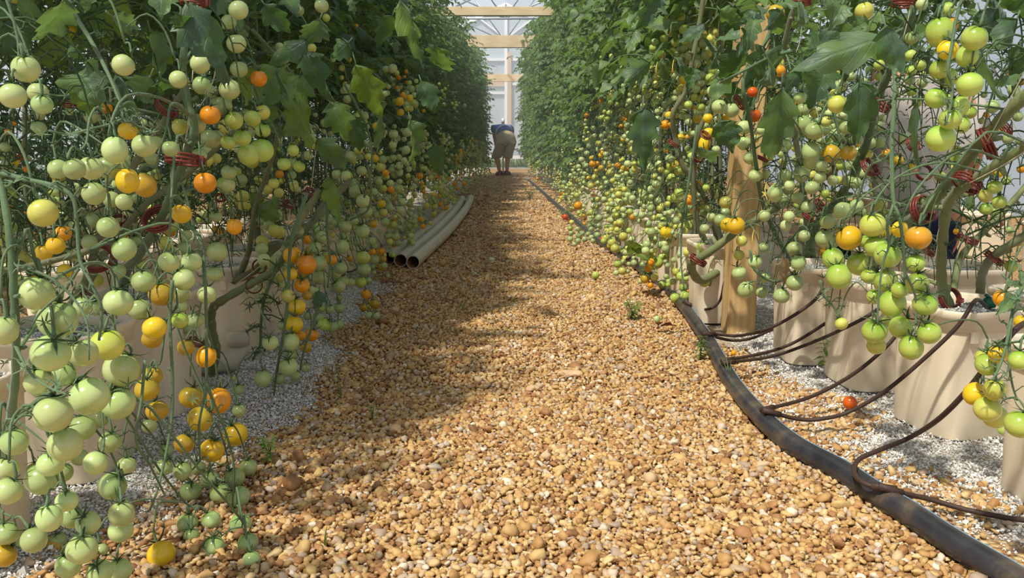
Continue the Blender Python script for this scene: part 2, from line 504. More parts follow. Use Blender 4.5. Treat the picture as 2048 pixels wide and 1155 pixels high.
# ------------------------------------------------------------------ fruit survey: tile origin, then "x y radius colour" in tile units
TS = 512 / 1516
TILES = {
'A': (0, 0, """153 407 80 p;75 567 78 p;225 548 60 p;250 617 62 d;235 680 32 p;228 760 45 d;730 385 65 p;1412 60 58 p;1400 258 58 p;1185 378 58 p;1245 355 35 p;1195 505 54 d;1055 470 52 p;1415 410 52 d;1360 530 62 p;1308 628 66 d;1245 680 60 o;1385 715 55 g;1495 700 50 g;1065 750 46 w;1165 730 55 d;1250 820 60 d;1350 842 44 g;1435 815 52 g;1470 915 62 g;1355 1020 45 d;1355 1095 38 p;680 888 75 p;855 862 72 p;925 845 42 d;1010 880 50 d;755 775 55 y;540 995 72 p;345 1000 60 d;440 1000 65 d;640 990 70 d;720 960 50 d;755 1070 68 y;855 1095 68 a;1215 1083 66 o;540 690 42 d;630 640 35 o;1515 440 35 o;1180 920 45 d;900 940 40 d;1000 145 25 d;95 960 20 y;118 930 20 r;158 1000 20 o;80 1000 14 g;85 730 14 o;45 780 18 o;390 615 25 p;410 660 22 p;1355 130 45 d;30 870 30 d;75 955 14 w;1395 1070 14 o;1310 1060 16 w;230 70 9 w"""),
'B': (0, 380, """255 135 85 w;555 20 68 d;660 55 50 d;735 70 50 p;445 28 22 p;640 218 64 d;735 350 72 d;800 310 40 d;530 310 45 d;548 180 42 d;690 170 25 p;420 385 40 w;375 255 48 o;330 328 55 y;260 370 50 y;385 480 45 y;218 255 18 o;1075 140 60 y;1105 265 33 p;1080 295 25 p;1000 425 62 p;1135 425 60 p;1280 155 36 d;1235 180 20 d;1388 215 46 o;1410 155 20 o;1275 232 22 a;1310 240 22 o;1285 365 60 d;1270 495 48 d;1225 620 55 p;1090 530 65 p;1065 610 60 d;1070 685 40 p;1065 770 50 g;1155 770 48 d;1120 820 35 d;955 615 75 a;850 540 70 d;700 480 45 d;700 665 85 p;825 705 64 d;570 700 45 d;490 690 55 d;210 610 105 p;340 765 115 d;25 830 80 p;300 965 112 p;495 965 85 p;635 915 98 w;720 1060 105 p;230 1130 85 p;380 1090 70 d;915 815 70 y;900 880 60 a;960 690 28 o;1220 985 60 o;1100 930 50 a;1060 1120 28 y;900 1100 60 a;950 1060 35 o;1380 1115 15 g;30 355 20 d;65 95 12 o;155 128 12 o;1245 85 20 d;370 70 14 d"""),
'C': (0, 765, """530 80 115 p;700 120 100 p;315 185 110 p;240 220 45 w;70 285 38 p;85 350 80 d;490 265 75 d;385 365 100 p;590 215 50 d;240 30 60 d;650 350 65 d;300 480 78 p;215 520 55 d;245 570 95 d;35 510 70 p;50 640 80 p;370 530 60 d;470 440 50 p;565 475 70 p;750 490 55 p;665 610 82 d;720 775 75 p;715 875 72 p;395 700 65 p;290 800 75 p;420 790 70 d;520 830 70 p;485 985 90 p;345 930 50 d;200 930 75 d;110 950 45 p;330 970 50 a;405 1080 75 d;590 1120 75 p;705 1110 75 p;40 890 70 d;25 1020 70 a;600 990 40 d;885 255 45 p;930 165 65 a;1130 85 70 a;1295 105 72 o;1185 215 75 a;1410 40 36 d;1415 165 40 d;1395 305 72 y;1255 400 72 y;1090 360 60 a;1080 520 55 d;1175 505 45 d;1130 640 62 d;1245 575 58 d;1305 655 62 d;1415 675 66 d;1470 500 52 p;1390 560 60 d;1110 830 62 d;1250 815 58 d;1425 835 64 d;1135 905 45 d;1270 965 60 d;1225 1010 50 d;1470 950 62 d;1490 1050 55 d;955 1015 82 y;870 40 70 a;970 500 50 d;985 400 40 d"""),
'D': (512, 0, """388 35 42 p;415 105 24 g;330 285 28 w;590 155 17 o;552 352 17 y;435 312 8 y;15 465 50 o;38 665 45 w;40 772 45 g;35 890 70 g;230 700 28 p;325 815 24 g;810 405 28 p;768 408 20 d;760 555 20 p;850 600 27 y;910 580 22 y;855 665 22 y;993 655 11 y;628 590 17 y;710 747 23 y;540 525 30 d;655 800 22 w;815 793 28 p;893 782 28 p;810 858 24 p;888 887 26 p;607 887 26 w;665 927 22 w;560 925 34 d;625 1010 30 d;532 1040 30 p;580 1085 32 d;590 1130 40 d;475 1030 28 d;220 890 35 g;165 970 40 g;255 985 36 g;135 885 22 g;105 1085 32 w;70 1120 30 w;135 1140 30 w;155 1070 20 w;140 1030 25 o;750 945 26 d;810 935 22 d;845 930 20 d;850 980 24 p;820 1030 24 d;795 1085 22 p;900 1040 16 w;850 1075 18 p;680 1045 15 p;695 1135 26 d;970 1040 21 o;1082 1018 17 o;1080 1042 17 o;985 1083 12 y;995 1105 12 y;992 1133 14 o;920 1115 16 g;935 1145 15 g;1060 1110 16 g;1085 1110 14 g;1110 1100 14 g;1140 1060 16 a;1175 1090 14 o;1190 1115 12 o;1230 1085 14 o;1010 795 15 d;1258 495 9 p;1080 225 9 p;1235 625 12 p;80 1000 22 g;50 1005 16 d"""),
'E': (512, 380, """635 65 44 p;650 125 40 d;285 135 20 d;525 215 42 d;475 190 28 d;440 180 25 d;630 242 44 d;600 305 30 d;680 303 30 d;300 292 28 o;245 240 40 d;350 340 38 d;385 275 35 d;510 335 42 d;580 180 35 d;215 385 55 o;298 440 60 o;205 495 40 y;272 563 46 o;370 430 50 d;445 410 35 o;375 515 42 d;500 460 40 d;470 495 35 d;635 400 42 g;640 470 40 d;700 410 30 d;740 360 25 o;752 410 22 a;745 455 24 a;690 365 20 o;555 405 20 o;515 540 38 d;560 545 28 d;620 545 34 g;665 535 22 d;490 570 40 d;190 625 38 w;240 690 54 y;225 795 54 y;260 860 32 o;330 855 42 o;205 898 52 p;85 902 47 p;210 970 40 d;295 930 35 a;300 620 30 a;345 600 30 d;320 590 30 d;192 745 26 d;155 800 28 p;192 1045 56 p;40 1115 48 d;140 1120 32 d;290 1050 30 d;235 1100 30 d;405 795 40 g;490 795 32 d;455 810 32 d;495 697 32 d;435 705 28 d;385 700 25 d;305 745 25 d;365 760 35 d;490 640 20 d;650 617 30 o;638 693 26 a;703 675 28 a;668 742 24 d;712 745 24 d;855 118 25 p;790 105 28 d;755 132 24 w;745 80 24 y;865 70 26 p;810 205 24 g;825 250 20 d;850 220 16 d;875 240 12 d;925 240 18 d;918 270 18 p;930 192 13 y;973 170 16 o;990 215 17 o;1032 195 14 w;1055 140 18 w;1057 98 18 w;1010 90 18 w;1003 43 12 w;1050 25 14 y;1085 35 13 o;1090 85 15 o;1127 103 16 o;1115 65 10 o;995 10 12 o;910 110 14 g;940 35 14 p;905 330 18 d;715 145 24 d;765 190 26 d;775 270 20 d;695 200 25 a;1150 40 12 w;1170 55 12 w;1195 45 12 w;1215 70 11 w;1240 62 12 w;1262 65 11 p;1080 125 14 d;960 120 13 d;1030 60 12 d"""),
'F': (1024, 0, """548 67 17 p;628 12 15 p;435 148 12 p;462 182 11 p;455 253 13 p;480 322 16 p;590 333 16 w;660 237 16 p;655 405 17 w;622 418 14 w;570 480 18 g;568 522 21 p;595 568 22 o;528 597 18 o;585 605 17 g;578 670 20 g;525 647 14 g;525 697 19 g;565 702 17 g;685 428 13 p;745 490 15 p;815 477 17 p;838 410 12 p;750 575 17 p;693 598 19 p;775 625 16 p;715 668 20 p;880 560 17 p;863 658 20 p;840 285 28 g;900 230 24 g;810 365 28 g;920 103 32 g;1000 98 30 g;915 165 28 g;1020 175 28 g;945 190 22 w;970 248 28 g;1020 245 20 w;1085 110 20 g;1075 65 16 y;1165 35 20 p;860 155 28 d;650 655 18 y;1160 700 30 y;1165 790 35 y;1140 850 36 y;1188 540 36 p;1252 555 26 p;1228 632 46 p;1300 652 46 p;1425 545 32 r;1435 685 40 r;1475 188 14 o;1375 755 44 p;1375 848 42 p;1412 932 42 p;1440 1040 40 p;1475 770 28 p;1440 820 25 w;1505 480 30 p;1208 885 25 p;1115 635 26 g;1045 620 25 g;835 850 25 p;840 743 13 p;690 790 18 p;688 830 17 p;710 862 15 p;480 760 16 p;490 805 16 p;479 970 23 o;530 995 21 o;578 980 16 y;582 1020 22 w;625 978 19 o;662 997 20 y;555 913 18 p;535 888 16 p;513 848 18 w;510 885 16 p;443 908 18 p;412 945 19 p;455 865 16 p;480 935 17 p;460 810 15 p;393 985 17 p;425 965 15 p;440 980 17 p;550 965 17 p;490 1050 20 w;465 1100 20 w;815 990 25 p;865 940 24 d;865 975 22 d;940 985 28 g;915 1020 20 g;985 1010 26 g;945 1050 25 g;1000 1030 18 g;990 1060 18 g;780 1050 22 p;715 1020 20 p;700 1095 22 p;845 1045 25 d;840 1080 25 d;1100 1097 30 o;725 955 14 y;985 1130 25 g;560 1080 16 p;520 1095 18 w;650 1070 20 d;780 1110 25 d;1065 925 26 g;1190 925 22 g;1210 1030 16 g;150 1057 11 o;142 980 10 r;345 795 11 o;310 765 11 o;440 683 14 o;315 860 14 y;300 1140 14 o;380 735 12 w;410 740 12 w;440 712 14 w;530 805 16 p;595 787 16 p;550 740 14 p;380 800 15 p;430 830 14 p;385 870 14 p;410 885 16 p;360 1020 13 d;365 1045 13 d;310 1080 14 d;300 1105 14 g;330 1095 13 g;320 1120 14 g;1150 1110 22 g;1180 1060 18 d;1220 1100 20 g"""),
'G': (1024, 380, """1052 58 33 o;990 15 28 g;940 50 24 g;965 45 28 g;1110 35 28 d;1085 120 28 o;1100 110 28 d;1168 98 26 d;1138 135 28 d;1180 158 28 p;1265 70 38 w;1235 175 38 d;1325 210 55 y;1275 205 40 y;1260 130 30 d;1140 228 30 p;1200 250 15 p;912 248 36 y;848 275 25 w;945 300 28 g;940 375 30 g;862 430 34 g;837 357 20 o;715 215 26 a;625 207 26 a;693 143 20 y;656 235 14 o;725 275 25 w;660 275 28 w;570 243 24 w;555 283 25 w;592 310 27 w;580 330 18 y;635 285 24 d;665 362 24 g;705 380 24 g;670 405 25 w;625 437 24 g;653 478 24 w;685 480 14 d;610 345 28 w;535 290 17 r;315 158 18 r;298 155 8 r;332 172 10 o;355 112 16 o;390 92 26 o;375 70 12 o;430 145 18 y;430 165 15 o;470 130 22 g;515 165 24 d;468 197 20 p;468 233 20 d;510 212 20 d;505 265 20 d;395 270 18 d;355 190 16 w;345 225 16 g;345 290 18 d;390 300 20 d;350 255 16 d;370 320 16 d;430 290 18 d;470 280 18 d;430 200 12 o;390 230 16 d;415 255 17 d;450 260 18 d;480 300 16 d;565 190 16 a;878 495 30 g;932 540 20 g;890 560 24 g;935 440 22 g;978 475 28 g;1003 510 30 g;1035 520 20 g;1012 575 24 g;1025 625 30 g;965 637 30 g;915 572 16 g;1140 543 32 g;1120 340 32 g;1075 185 20 g;1345 490 44 p;1385 590 48 p;1480 605 36 d;1500 520 30 d;1360 300 34 w;1345 385 32 w;1440 425 42 p;1495 150 36 p;1490 340 30 d;1500 400 15 d;640 100 20 d;660 75 20 d;700 70 20 d;735 100 20 d;765 50 20 d;710 35 22 d;675 35 20 d;730 20 20 d;645 150 16 d;735 150 16 d;770 75 18 d;825 80 16 d;880 10 20 d;610 20 18 d;560 30 18 d;580 70 18 d;510 50 18 d;480 60 16 d;450 30 18 d;385 30 18 g;290 20 12 o;295 45 14 y;285 60 12 w"""),
'H': (1536, 0, """45 80 54 a;45 378 50 w;70 420 35 o;20 485 36 p;570 65 55 w;190 575 38 p;140 675 35 p;208 735 48 d;275 775 55 d;205 650 40 d;160 808 22 g;165 875 27 g;255 897 54 d;165 940 27 d;100 860 42 d;255 955 45 d;375 910 55 a;475 905 48 a;200 1028 48 d;260 1110 42 d;385 1068 33 p;128 1097 32 p;40 1140 44 p;310 1050 35 d;100 1035 38 d;410 615 55 w;465 755 42 d;380 710 24 g;383 765 27 g;383 798 20 g;375 665 18 g;375 555 12 p;340 720 32 w;320 980 35 d;535 868 20 o;845 328 34 g;900 300 30 d;900 385 34 g;848 418 32 g;840 472 32 d;852 538 31 g;883 607 29 g;915 490 30 d;668 325 30 p;658 385 32 g;658 455 25 g;1062 55 42 g;1020 190 82 g;1222 225 75 g;1065 295 62 y;1180 330 62 g;1018 410 60 g;1200 395 32 g;1065 460 55 g;1195 500 75 g;997 580 65 g;1060 590 35 g;1130 628 62 g;1195 665 40 g;1080 705 65 g;1150 740 45 g;1022 820 84 g;1080 150 45 o;910 25 35 p;850 225 38 d;1430 415 28 p;1430 460 25 o;1455 530 35 d;1500 485 22 a;1330 630 40 d;1295 682 16 o;1385 775 20 o;1420 820 32 d;1480 690 30 d;1500 1000 25 o;1345 1105 42 g;1270 1145 35 g;1410 1068 28 g;1365 1020 32 y;775 950 30 a;700 910 30 o;850 990 25 y;1020 1045 32 w;1265 715 20 d;1230 940 18 d;1280 560 20 d"""),
'I': (1536, 380, """620 205 75 w;480 282 75 y;780 230 45 y;890 280 75 m;690 240 40 y;385 405 62 g;540 435 70 g;420 510 72 g;640 335 65 g;708 385 78 g;560 300 40 g;595 510 45 g;695 533 72 g;885 550 65 g;875 430 55 g;630 630 45 g;738 672 77 g;930 675 72 g;780 590 50 g;715 775 40 g;787 812 70 g;632 835 74 g;540 855 24 w;640 920 55 w;848 930 70 g;955 845 68 g;445 122 55 d;355 185 48 d;335 285 55 d;390 305 35 d;525 90 40 d;125 155 33 p;185 140 25 p;105 210 34 p;215 270 35 d;230 100 36 d;175 45 36 d;45 25 42 p;0 150 25 d;155 345 44 d;182 430 44 d;158 548 50 d;80 625 48 d;360 50 22 w;650 80 28 d;1290 110 38 g;1370 70 42 g;1340 130 30 g;1290 35 40 w;1430 235 25 d;1480 300 32 o;1440 450 38 g;1390 640 54 o;1115 245 18 o;1500 780 42 y;1485 830 38 g;1362 970 55 y;1275 990 48 w;1300 1030 70 g;1490 1005 62 g;435 790 38 w;395 760 20 y;340 640 26 a"""),
'J': (1536, 765, """1225 65 65 y;1345 40 65 w;1300 155 78 w;1345 200 72 w;1490 245 85 g;1400 275 40 g;1500 110 40 g"""),
}
FR = []
for k, (ox, oy, s) in TILES.items():
    for e in s.split(';'):
        x, y, r, c = e.split()
        FR.append([ox + float(x) * TS, oy + float(y) * TS, float(r) * TS, c, k])
REG = [
(1840, 0, 1985, 320, 'upright cluster hanging before the kneeling person'),
(1635, 420, 1885, 730, 'big low cluster right of the post'),
(1925, 560, 2100, 890, 'cluster at the lower right edge'),
(1640, 0, 1840, 200, 'fruit around the thick upper right stem'),
(1885, 320, 2100, 560, 'fruit before the far right buckets'),
(1970, 0, 2100, 320, 'fruit at the upper right edge'),
(1560, 180, 1640, 290, 'upper cluster right of the post'),
(1530, 290, 1620, 400, 'middle cluster right of the post'),
(1620, 180, 1720, 400, 'fruit left of the kneeling person'),
(1530, 0, 1640, 180, 'top fruit right of the post'),
(1525, 400, 1640, 620, 'low cluster over the bucket right of the post'),
(1720, 290, 1885, 430, 'fruit across the kneeling back'),
(1450, 0, 1530, 330, 'upper fruit in front of the post'),
(1400, 330, 1535, 490, 'middle fruit in front of the post'),
(1430, 490, 1535, 640, 'low cluster in front of the post'),
(1370, 150, 1455, 330, 'upper fruit just left of the post'),
(1330, 330, 1420, 460, 'middle fruit just left of the post'),
(1300, 440, 1440, 620, 'low fruit left of the post foot'),
(1150, 0, 1370, 330, 'upper fruit of the right green wall'),
(1100, 330, 1300, 620, 'low fruit beyond the post on the right'),
(0, 0, 130, 290, 'pale cluster at the upper left edge'),
(130, 60, 330, 300, 'fruit under the dark upper left stalk'),
(330, 0, 430, 200, 'upper fruit around the thick left stem'),
(430, 0, 540, 200, 'upper fruit right of the thick left stem'),
(390, 200, 470, 300, 'middle cluster right of the thick left stem'),
(470, 200, 560, 400, 'cluster hanging clear right of the left stem'),
(330, 200, 470, 420, 'middle fruit at the thick left stem'),
(90, 280, 330, 470, 'broad row of fruit below the stalk fork'),
(0, 400, 160, 560, 'left edge fruit above the cream bucket'),
(160, 440, 300, 560, 'fruit around the lower left red ring'),
(300, 420, 450, 560, 'fruit right of the slanting left stem'),
(0, 560, 160, 720, 'large fruit before the left bucket'),
(160, 560, 300, 680, 'fruit in the fork before the left bucket'),
(300, 560, 450, 740, 'fruit before the left bucket with bent stem'),
(0, 720, 130, 850, 'big near cluster, left part'),
(130, 650, 290, 850, 'big near cluster, right part'),
(0, 850, 100, 960, 'near cluster below, by the left edge'),
(100, 850, 275, 960, 'near cluster below, inner part'),
(0, 960, 130, 1200, 'lowest near cluster, left part'),
(130, 960, 275, 1200, 'lowest near cluster, right part'),
(275, 740, 370, 960, 'yellow streaked strand, left side'),
(370, 740, 520, 920, 'yellow streaked strand, right side'),
(340, 920, 430, 1160, 'lowest strand, left side'),
(430, 920, 530, 1160, 'lowest strand, right side'),
(275, 960, 345, 1160, 'lowest hanging fruit between the two near strands'),
(520, 440, 640, 600, 'upper part of the orange and yellow strand'),
(520, 600, 640, 720, 'middle part of the orange and yellow strand'),
(500, 720, 600, 840, 'lowest part of the orange and yellow strand'),
(600, 600, 700, 840, 'low fruit beside the orange and yellow strand'),
(610, 390, 720, 500, 'upper hanging fruit left of the grey pipes'),
(640, 500, 800, 600, 'low fruit left of the grey pipes'),
(500, 200, 640, 440, 'fruit under the left leaf canopy'),
(640, 200, 800, 500, 'fruit over the grey pipes'),
(500, 0, 900, 200, 'fruit among the upper left leaves'),
(430, 390, 530, 560, 'small fruit above the left bucket rim'),
]
# ------------------------------------------------------------------ fruit meshes (unit radius, stalk end at +z)
def fruit_arrays(seed, nu, nv, long=1.0):
    r = random.Random(seed)
    k = r.choice([3, 4, 5]); amp = r.uniform(.004, .02); ph = r.uniform(0, 6)
    obl = r.uniform(.93, 1.0) * long
    V = []
    for i in range(1, nv):
        th = PI * i / nv
        for j in range(nu):
            a = 2 * PI * j / nu
            rad = 1 + amp * math.cos(k * a + ph) * max(0, math.cos(th)) * 2
            dip = -.11 * math.exp(-(th / .28) ** 2)
            z = math.cos(th) * obl + dip
            V.append((rad * math.sin(th) * math.cos(a), rad * math.sin(th) * math.sin(a), z))
    Q = [(i * nu + j, (i + 1) * nu + j, (i + 1) * nu + (j + 1) % nu, i * nu + (j + 1) % nu) for i in range(nv - 2) for j in range(nu)]
    c = len(V); V += [(0, 0, obl - .13), (0, 0, -obl)]
    T = [(c, j, (j + 1) % nu) for j in range(nu)] + [(c + 1, (nv - 2) * nu + (j + 1) % nu, (nv - 2) * nu + j) for j in range(nu)]
    return np.array(V), np.array(Q), np.array(T)


FRUIT_ME = []
for s in range(6):
    V, Q, T = fruit_arrays(s, 28, 18, 1.0 if s < 5 else 1.12)
    FRUIT_ME.append(np_mesh('tomato_skin', V, Q, T, [M['fruit_p']]))
FRUIT_LONG = np_mesh('tomato_skin', *fruit_arrays(11, 28, 18, 1.45), [M['fruit_y']])


def calyx_mb(seed, mb=None, X=None, curl=None):
    """thin spiky sepals, unit fruit radius, seated in the dimple at z = 0"""
    r = random.Random(seed)
    mb = mb or MB()
    n = r.choice([5, 5, 6, 6])
    for i in range(n):
        a = 2 * PI * (i + r.uniform(-.18, .18)) / n
        L = r.uniform(.8, 1.3); w = r.uniform(.085, .13)
        cu = (r.uniform(.1, 1.25) if curl is None else curl + r.uniform(-.3, .3))
        tw = r.uniform(-.5, .5)
        ca, sa = math.cos(a), math.sin(a)
        V = []
        for j in range(6):
            t = j / 5
            rr = .06 + L * t * (1 - .25 * abs(cu) * t)
            z = .05 + .25 * t - .55 * t * t + cu * t * t * .9
            hw = w * (1 - t) ** .7 * (.55 + 1.3 * t * (1 - t)) + .004
            side = tw * t * t * .35
            for sgn, dz in ((-1, -.03), (0, .035), (1, -.03)):
                y = sgn * hw + side
                V.append((rr * ca - y * sa, rr * sa + y * ca, z + dz * (1 - t)))
        q = []
        for j in range(5):
            for k in range(2):
                b = j * 3 + k
                q.append((b, b + 1, b + 4, b + 3))
        V = np.array(V)
        if X is not None: V = V @ X[:3, :3].T + X[:3, 3]
        mb.add(V, q)
    return mb


CALYX_ME = []
for s in range(5):
    mb = calyx_mb(s)
    mb.tube([(0, 0, -.05), (0, 0, .12), (.02, .02, .3)], [.10, .075, .055], 6)
    CALYX_ME.append(mb.mesh('calyx', M['calyx']))

# ------------------------------------------------------------------ place the fruit in depth along the two hanging walls of fruit
XL, XR = -0.5, 0.68
placed = []           # (pos, R)
CELLS = {}


def near(p, rad=.12):
    k = (int(p.x // .15), int(p.y // .15), int(p.z // .15))
    for a in (-1, 0, 1):
        for b in (-1, 0, 1):
            for c in (-1, 0, 1):
                yield from CELLS.get((k[0] + a, k[1] + b, k[2] + c), ())


def solve(x, y, r, c):
    dx = x - 1010
    wall = XL if dx < 0 else XR
    d = abs(wall) * F / max(abs(dx), 40)
    if dx < 0: d = max(d, .80)
    R = r * d / F
    if R < .0125: d *= .0135 / R if R > .006 else 1.9
    elif R > .025: d *= .024 / R
    if c in 'da' and .013 < R < .02: d *= 1.06
    if y > 292:
        lim = (CAMZ - .02) * F / (y + r - 290)
        d = min(d, lim)
    return d


order = sorted(range(len(FR)), key=lambda i: (FR[i][3] in 'da', -FR[i][2]))
TOM = [None] * len(FR)
for i in order:
    x, y, r, c, tile = FR[i]
    d = solve(x, y, r, c)
    for it in range(40):
        p = P(x, y, d)
        R = r * (p - CAM).dot(RCAM @ Vector((0, 0, -1))) / F
        bad = False
        for q, Rq in near(p):
            if (p - q).length < (R + Rq) * .96:
                bad = True; break
        if not bad: break
        d *= 1.012
        if y > 292 and d > (CAMZ - .012) * F / (y + r - 290):
            break
    TOM[i] = dict(p=p, R=R, c=c, px=(x, y), r=r)
    CELLS.setdefault((int(p.x // .15), int(p.y // .15), int(p.z // .15)), []).append((p, R))

# tilt of each fruit
for i, t in enumerate(TOM):
    g = random.Random(i * 13 + 5)
    tilt = abs(g.gauss(0, .35)); az = g.uniform(0, 2 * PI)
    t['up'] = Vector((math.sin(tilt) * math.cos(az), math.sin(tilt) * math.sin(az), math.cos(tilt)))
    t['rot'] = t['up'].to_track_quat('Z', 'X').to_euler()
    t['spin'] = g.uniform(0, 2 * PI)
    t['top'] = t['p'] + t['up'] * (t['R'] * .9)

big = sorted(range(len(TOM)), key=lambda i: -TOM[i]['r'])
IND = set(big[:300])
# ------------------------------------------------------------------ leaves
def leaflet_arrays(L, W, seed, ns=7, droop=.5, fold=.25, lobes=True, nside=2):
    """lobed tomato leaflet along +Y from the origin, face up (+Z); returns V, Q, uv"""
    r = random.Random(seed)
    V = []; U = []
    ph = r.uniform(0, 6); ph2 = r.uniform(0, 6)
    asym = r.uniform(.88, 1.12)
    m = 2 * nside + 1
    tw = r.uniform(-.5, .5)
    lf = r.uniform(2.7, 4.4); lo_ = r.uniform(0, .5); ld = r.uniform(.45, .75); so = Vector((r.uniform(0, 50), r.uniform(0, 50), 0))
    for i in range(ns + 1):
        t = i / ns
        w = (math.sin(PI * min(1, t ** .72 * 1.0)) ** .8) * .5 if 0 < t < 1 else 0.0
        w = w * (1.15 - .45 * t)
        # arc droop
        ang = droop * t
        yy = L * (math.sin(ang) / droop if abs(droop) > 1e-3 else t)
        zz = -L * ((1 - math.cos(ang)) / droop if abs(droop) > 1e-3 else 0)
        for j in range(-nside, nside + 1):
            s = j / nside
            lob = 1.0
            if lobes and abs(s) > .99:
                saw = (t * lf + lo_ + (.22 if s > 0 else 0)) % 1.0
                lob = (1.18 - ld) + ld * (saw ** .8)
            x = s * w * W * lob * (asym if s > 0 else 1)
            back = -abs(s) ** 1.5 * w * W * .10
            lift = fold * abs(x) + .10 * W * math.sin(ph + t * 7 + s * 2) * abs(s) * .8 + .05 * W * math.sin(ph2 + t * 13 * (1 if s > 0 else -1)) * abs(s)
            ct, st = math.cos(tw * t), math.sin(tw * t)
            if nside > 2: lift += W * .10 * noise.noise(Vector((x / W * 4, t * 7, 0)) + so) + W * .05 * noise.noise(Vector((x / W * 9, t * 16, 3)) + so)
            V.append((x * ct - lift * st, yy + back + (L * .05 * lob if lobes and abs(s) > .99 else 0), zz + lift * ct + x * st))
            U.append((s, t))
    Q = [(i * m + j, i * m + j + 1, (i + 1) * m + j + 1, (i + 1) * m + j) for i in range(ns) for j in range(m - 1)]
    return np.array(V), np.array(Q), np.array(U)


def mat_from(origin, direction, normal):
    y = Vector(direction).normalized()
    n = Vector(normal)
    z = (n - y * n.dot(y))
    z = z.normalized() if z.length > 1e-6 else y.orthogonal().normalized()
    x = y.cross(z)
    m = np.eye(4)
    for i, v in enumerate((x, y, z)): m[:3, i] = v
    m[:3, 3] = origin
    return m


def xf(V, m): return np.asarray(V) @ m[:3, :3].T + m[:3, 3]


def compound_leaf(mb, base, direction, L, seed, ns=5, nside=1, droop=.9, stem=True, scale=1.0, mi=0, smi=1):
    """pinnate tomato leaf: petiole, 2-3 pairs of lobed leaflets and a terminal one"""
    r = random.Random(seed)
    d = Vector(direction).normalized()
    pts = []; p = Vector(base); dirs = []
    n = 6
    side0 = d.cross(Vector((0, 0, 1)))
    side0 = side0.normalized() if side0.length > 1e-4 else Vector((1, 0, 0))
    yaw = r.uniform(-.12, .12)
    for i in range(n + 1):
        pts.append(p.copy()); dirs.append(d.copy())
        p = p + d * (L * .72 / n)
        d = (d + Vector((0, 0, -droop / n)) + side0 * yaw).normalized()
    if stem:
        mb.tube(pts, [.0028 * scale * (1 - .6 * i / n) for i in range(n + 1)], 4, cap=False, mi=smi)

    def put(pos, dr, ln, wd):
        side = dr.cross(Vector((0, 0, 1)))
        nrm = (side.cross(dr) if side.length > .05 else Vector((r.uniform(-1, 1), r.uniform(-1, 1), .2)))
        nrm = nrm.normalized() + Vector((r.uniform(-.5, .5), r.uniform(-.5, .5), r.uniform(-.2, .2)))
        V, Q, U = leaflet_arrays(ln, wd, r.random(), ns, r.uniform(.2, 1.0), r.uniform(-.3, .45), True, nside)
        mb.add(xf(V, mat_from(pos, dr, nrm)), Q, uv=U, mi=mi)

    put(pts[n], dirs[n], L * r.uniform(.36, .46), L * r.uniform(.26, .34))
    for idx, f in ((5, .30), (3, .30), (1, .20)):
        if idx == 1 and r.random() < .35: continue
        for sg in (-1, 1):
            dd = dirs[idx]
            sd = dd.cross(Vector((0, 0, 1)))
            sd = sd.normalized() if sd.length > .05 else side0
            v = (sd * sg + dd * r.uniform(.3, .7) + Vector((0, 0, r.uniform(-.5, .05)))).normalized()
            put(pts[idx], v, L * f * r.uniform(.85, 1.2), L * f * r.uniform(.55, .72))


def foliage_mesh(name, seed, nleaf, z0, z1, rad, mats, ns=5, nside=1, Lr=(.17, .27)):
    r = random.Random(seed); mb = MB()
    for i in range(nleaf):
        z = z0 + (z1 - z0) * r.random()
        a = r.uniform(0, 2 * PI)
        b = Vector((r.gauss(0, .06), r.gauss(0, .10), z + r.uniform(0, .12)))
        L = r.uniform(*Lr)
        d = Vector((math.cos(a) * rad / .3, math.sin(a), r.uniform(-.25, .65)))
        compound_leaf(mb, b, d, L, seed * 1000 + i, ns, nside, r.uniform(.35, 1.15), True, 1.0)
    return mb.mesh(name, *mats)
# ------------------------------------------------------------------ setting: gravel floor, greenhouse shell
def gridmesh(name, x0, x1, y0, y1, nx, ny, fz, mat):
    xs = np.linspace(x0, x1, nx); ys = np.linspace(y0, y1, ny)
    X, Y = np.meshgrid(xs, ys)
    Z = np.vectorize(fz)(X, Y)
    V = np.stack([X.ravel(), Y.ravel(), Z.ravel()], 1)
    i = np.arange((ny - 1) * (nx - 1)); a = (i // (nx - 1)) * nx + i % (nx - 1)
    return np_mesh(name, V, np.stack([a, a + 1, a + nx + 1, a + nx], 1), None, [mat])


def gz(x, y):
    """gentle lumps trodden into the gravel"""
    f = .009 * noise.noise(Vector((x * 2.1, y * 1.6, 0))) + .005 * noise.noise(Vector((x * 5.3, y * 4.1, 3)))
    return f - .006


YE = 23.5     # end wall
o = link('floor', gridmesh('floor', -4.6, 4.6, -1.5, YE, 140, 300, gz, M['floor'])); tag(o, kind='structure')
HW, EAVE, RIDGE = 4.5, 2.15, 4.3
for nm, sx in (('wall_left', -1), ('wall_right', 1)):
    mb = MB(); mb.box((sx * HW - .01, -1.5, 0), (sx * HW + .01, YE, EAVE))
    tag(mb.build(nm, M['side_film'], smooth=False), kind='structure')
mb = MB()
for sx in (-1, 1):
    V = []
    for y in (-1.5, YE):
        V += [(sx * (HW + .1), y, EAVE - .05), (.03, y, RIDGE + .01), (.03, y, RIDGE + .02), (sx * (HW + .1), y, EAVE - .04)]
    mb.add(V, [(0, 1, 5, 4), (3, 7, 6, 2), (0, 4, 7, 3), (1, 2, 6, 5), (0, 3, 2, 1), (4, 5, 6, 7)])
tag(mb.build('ceiling', M['roof_film'], smooth=False), kind='structure')

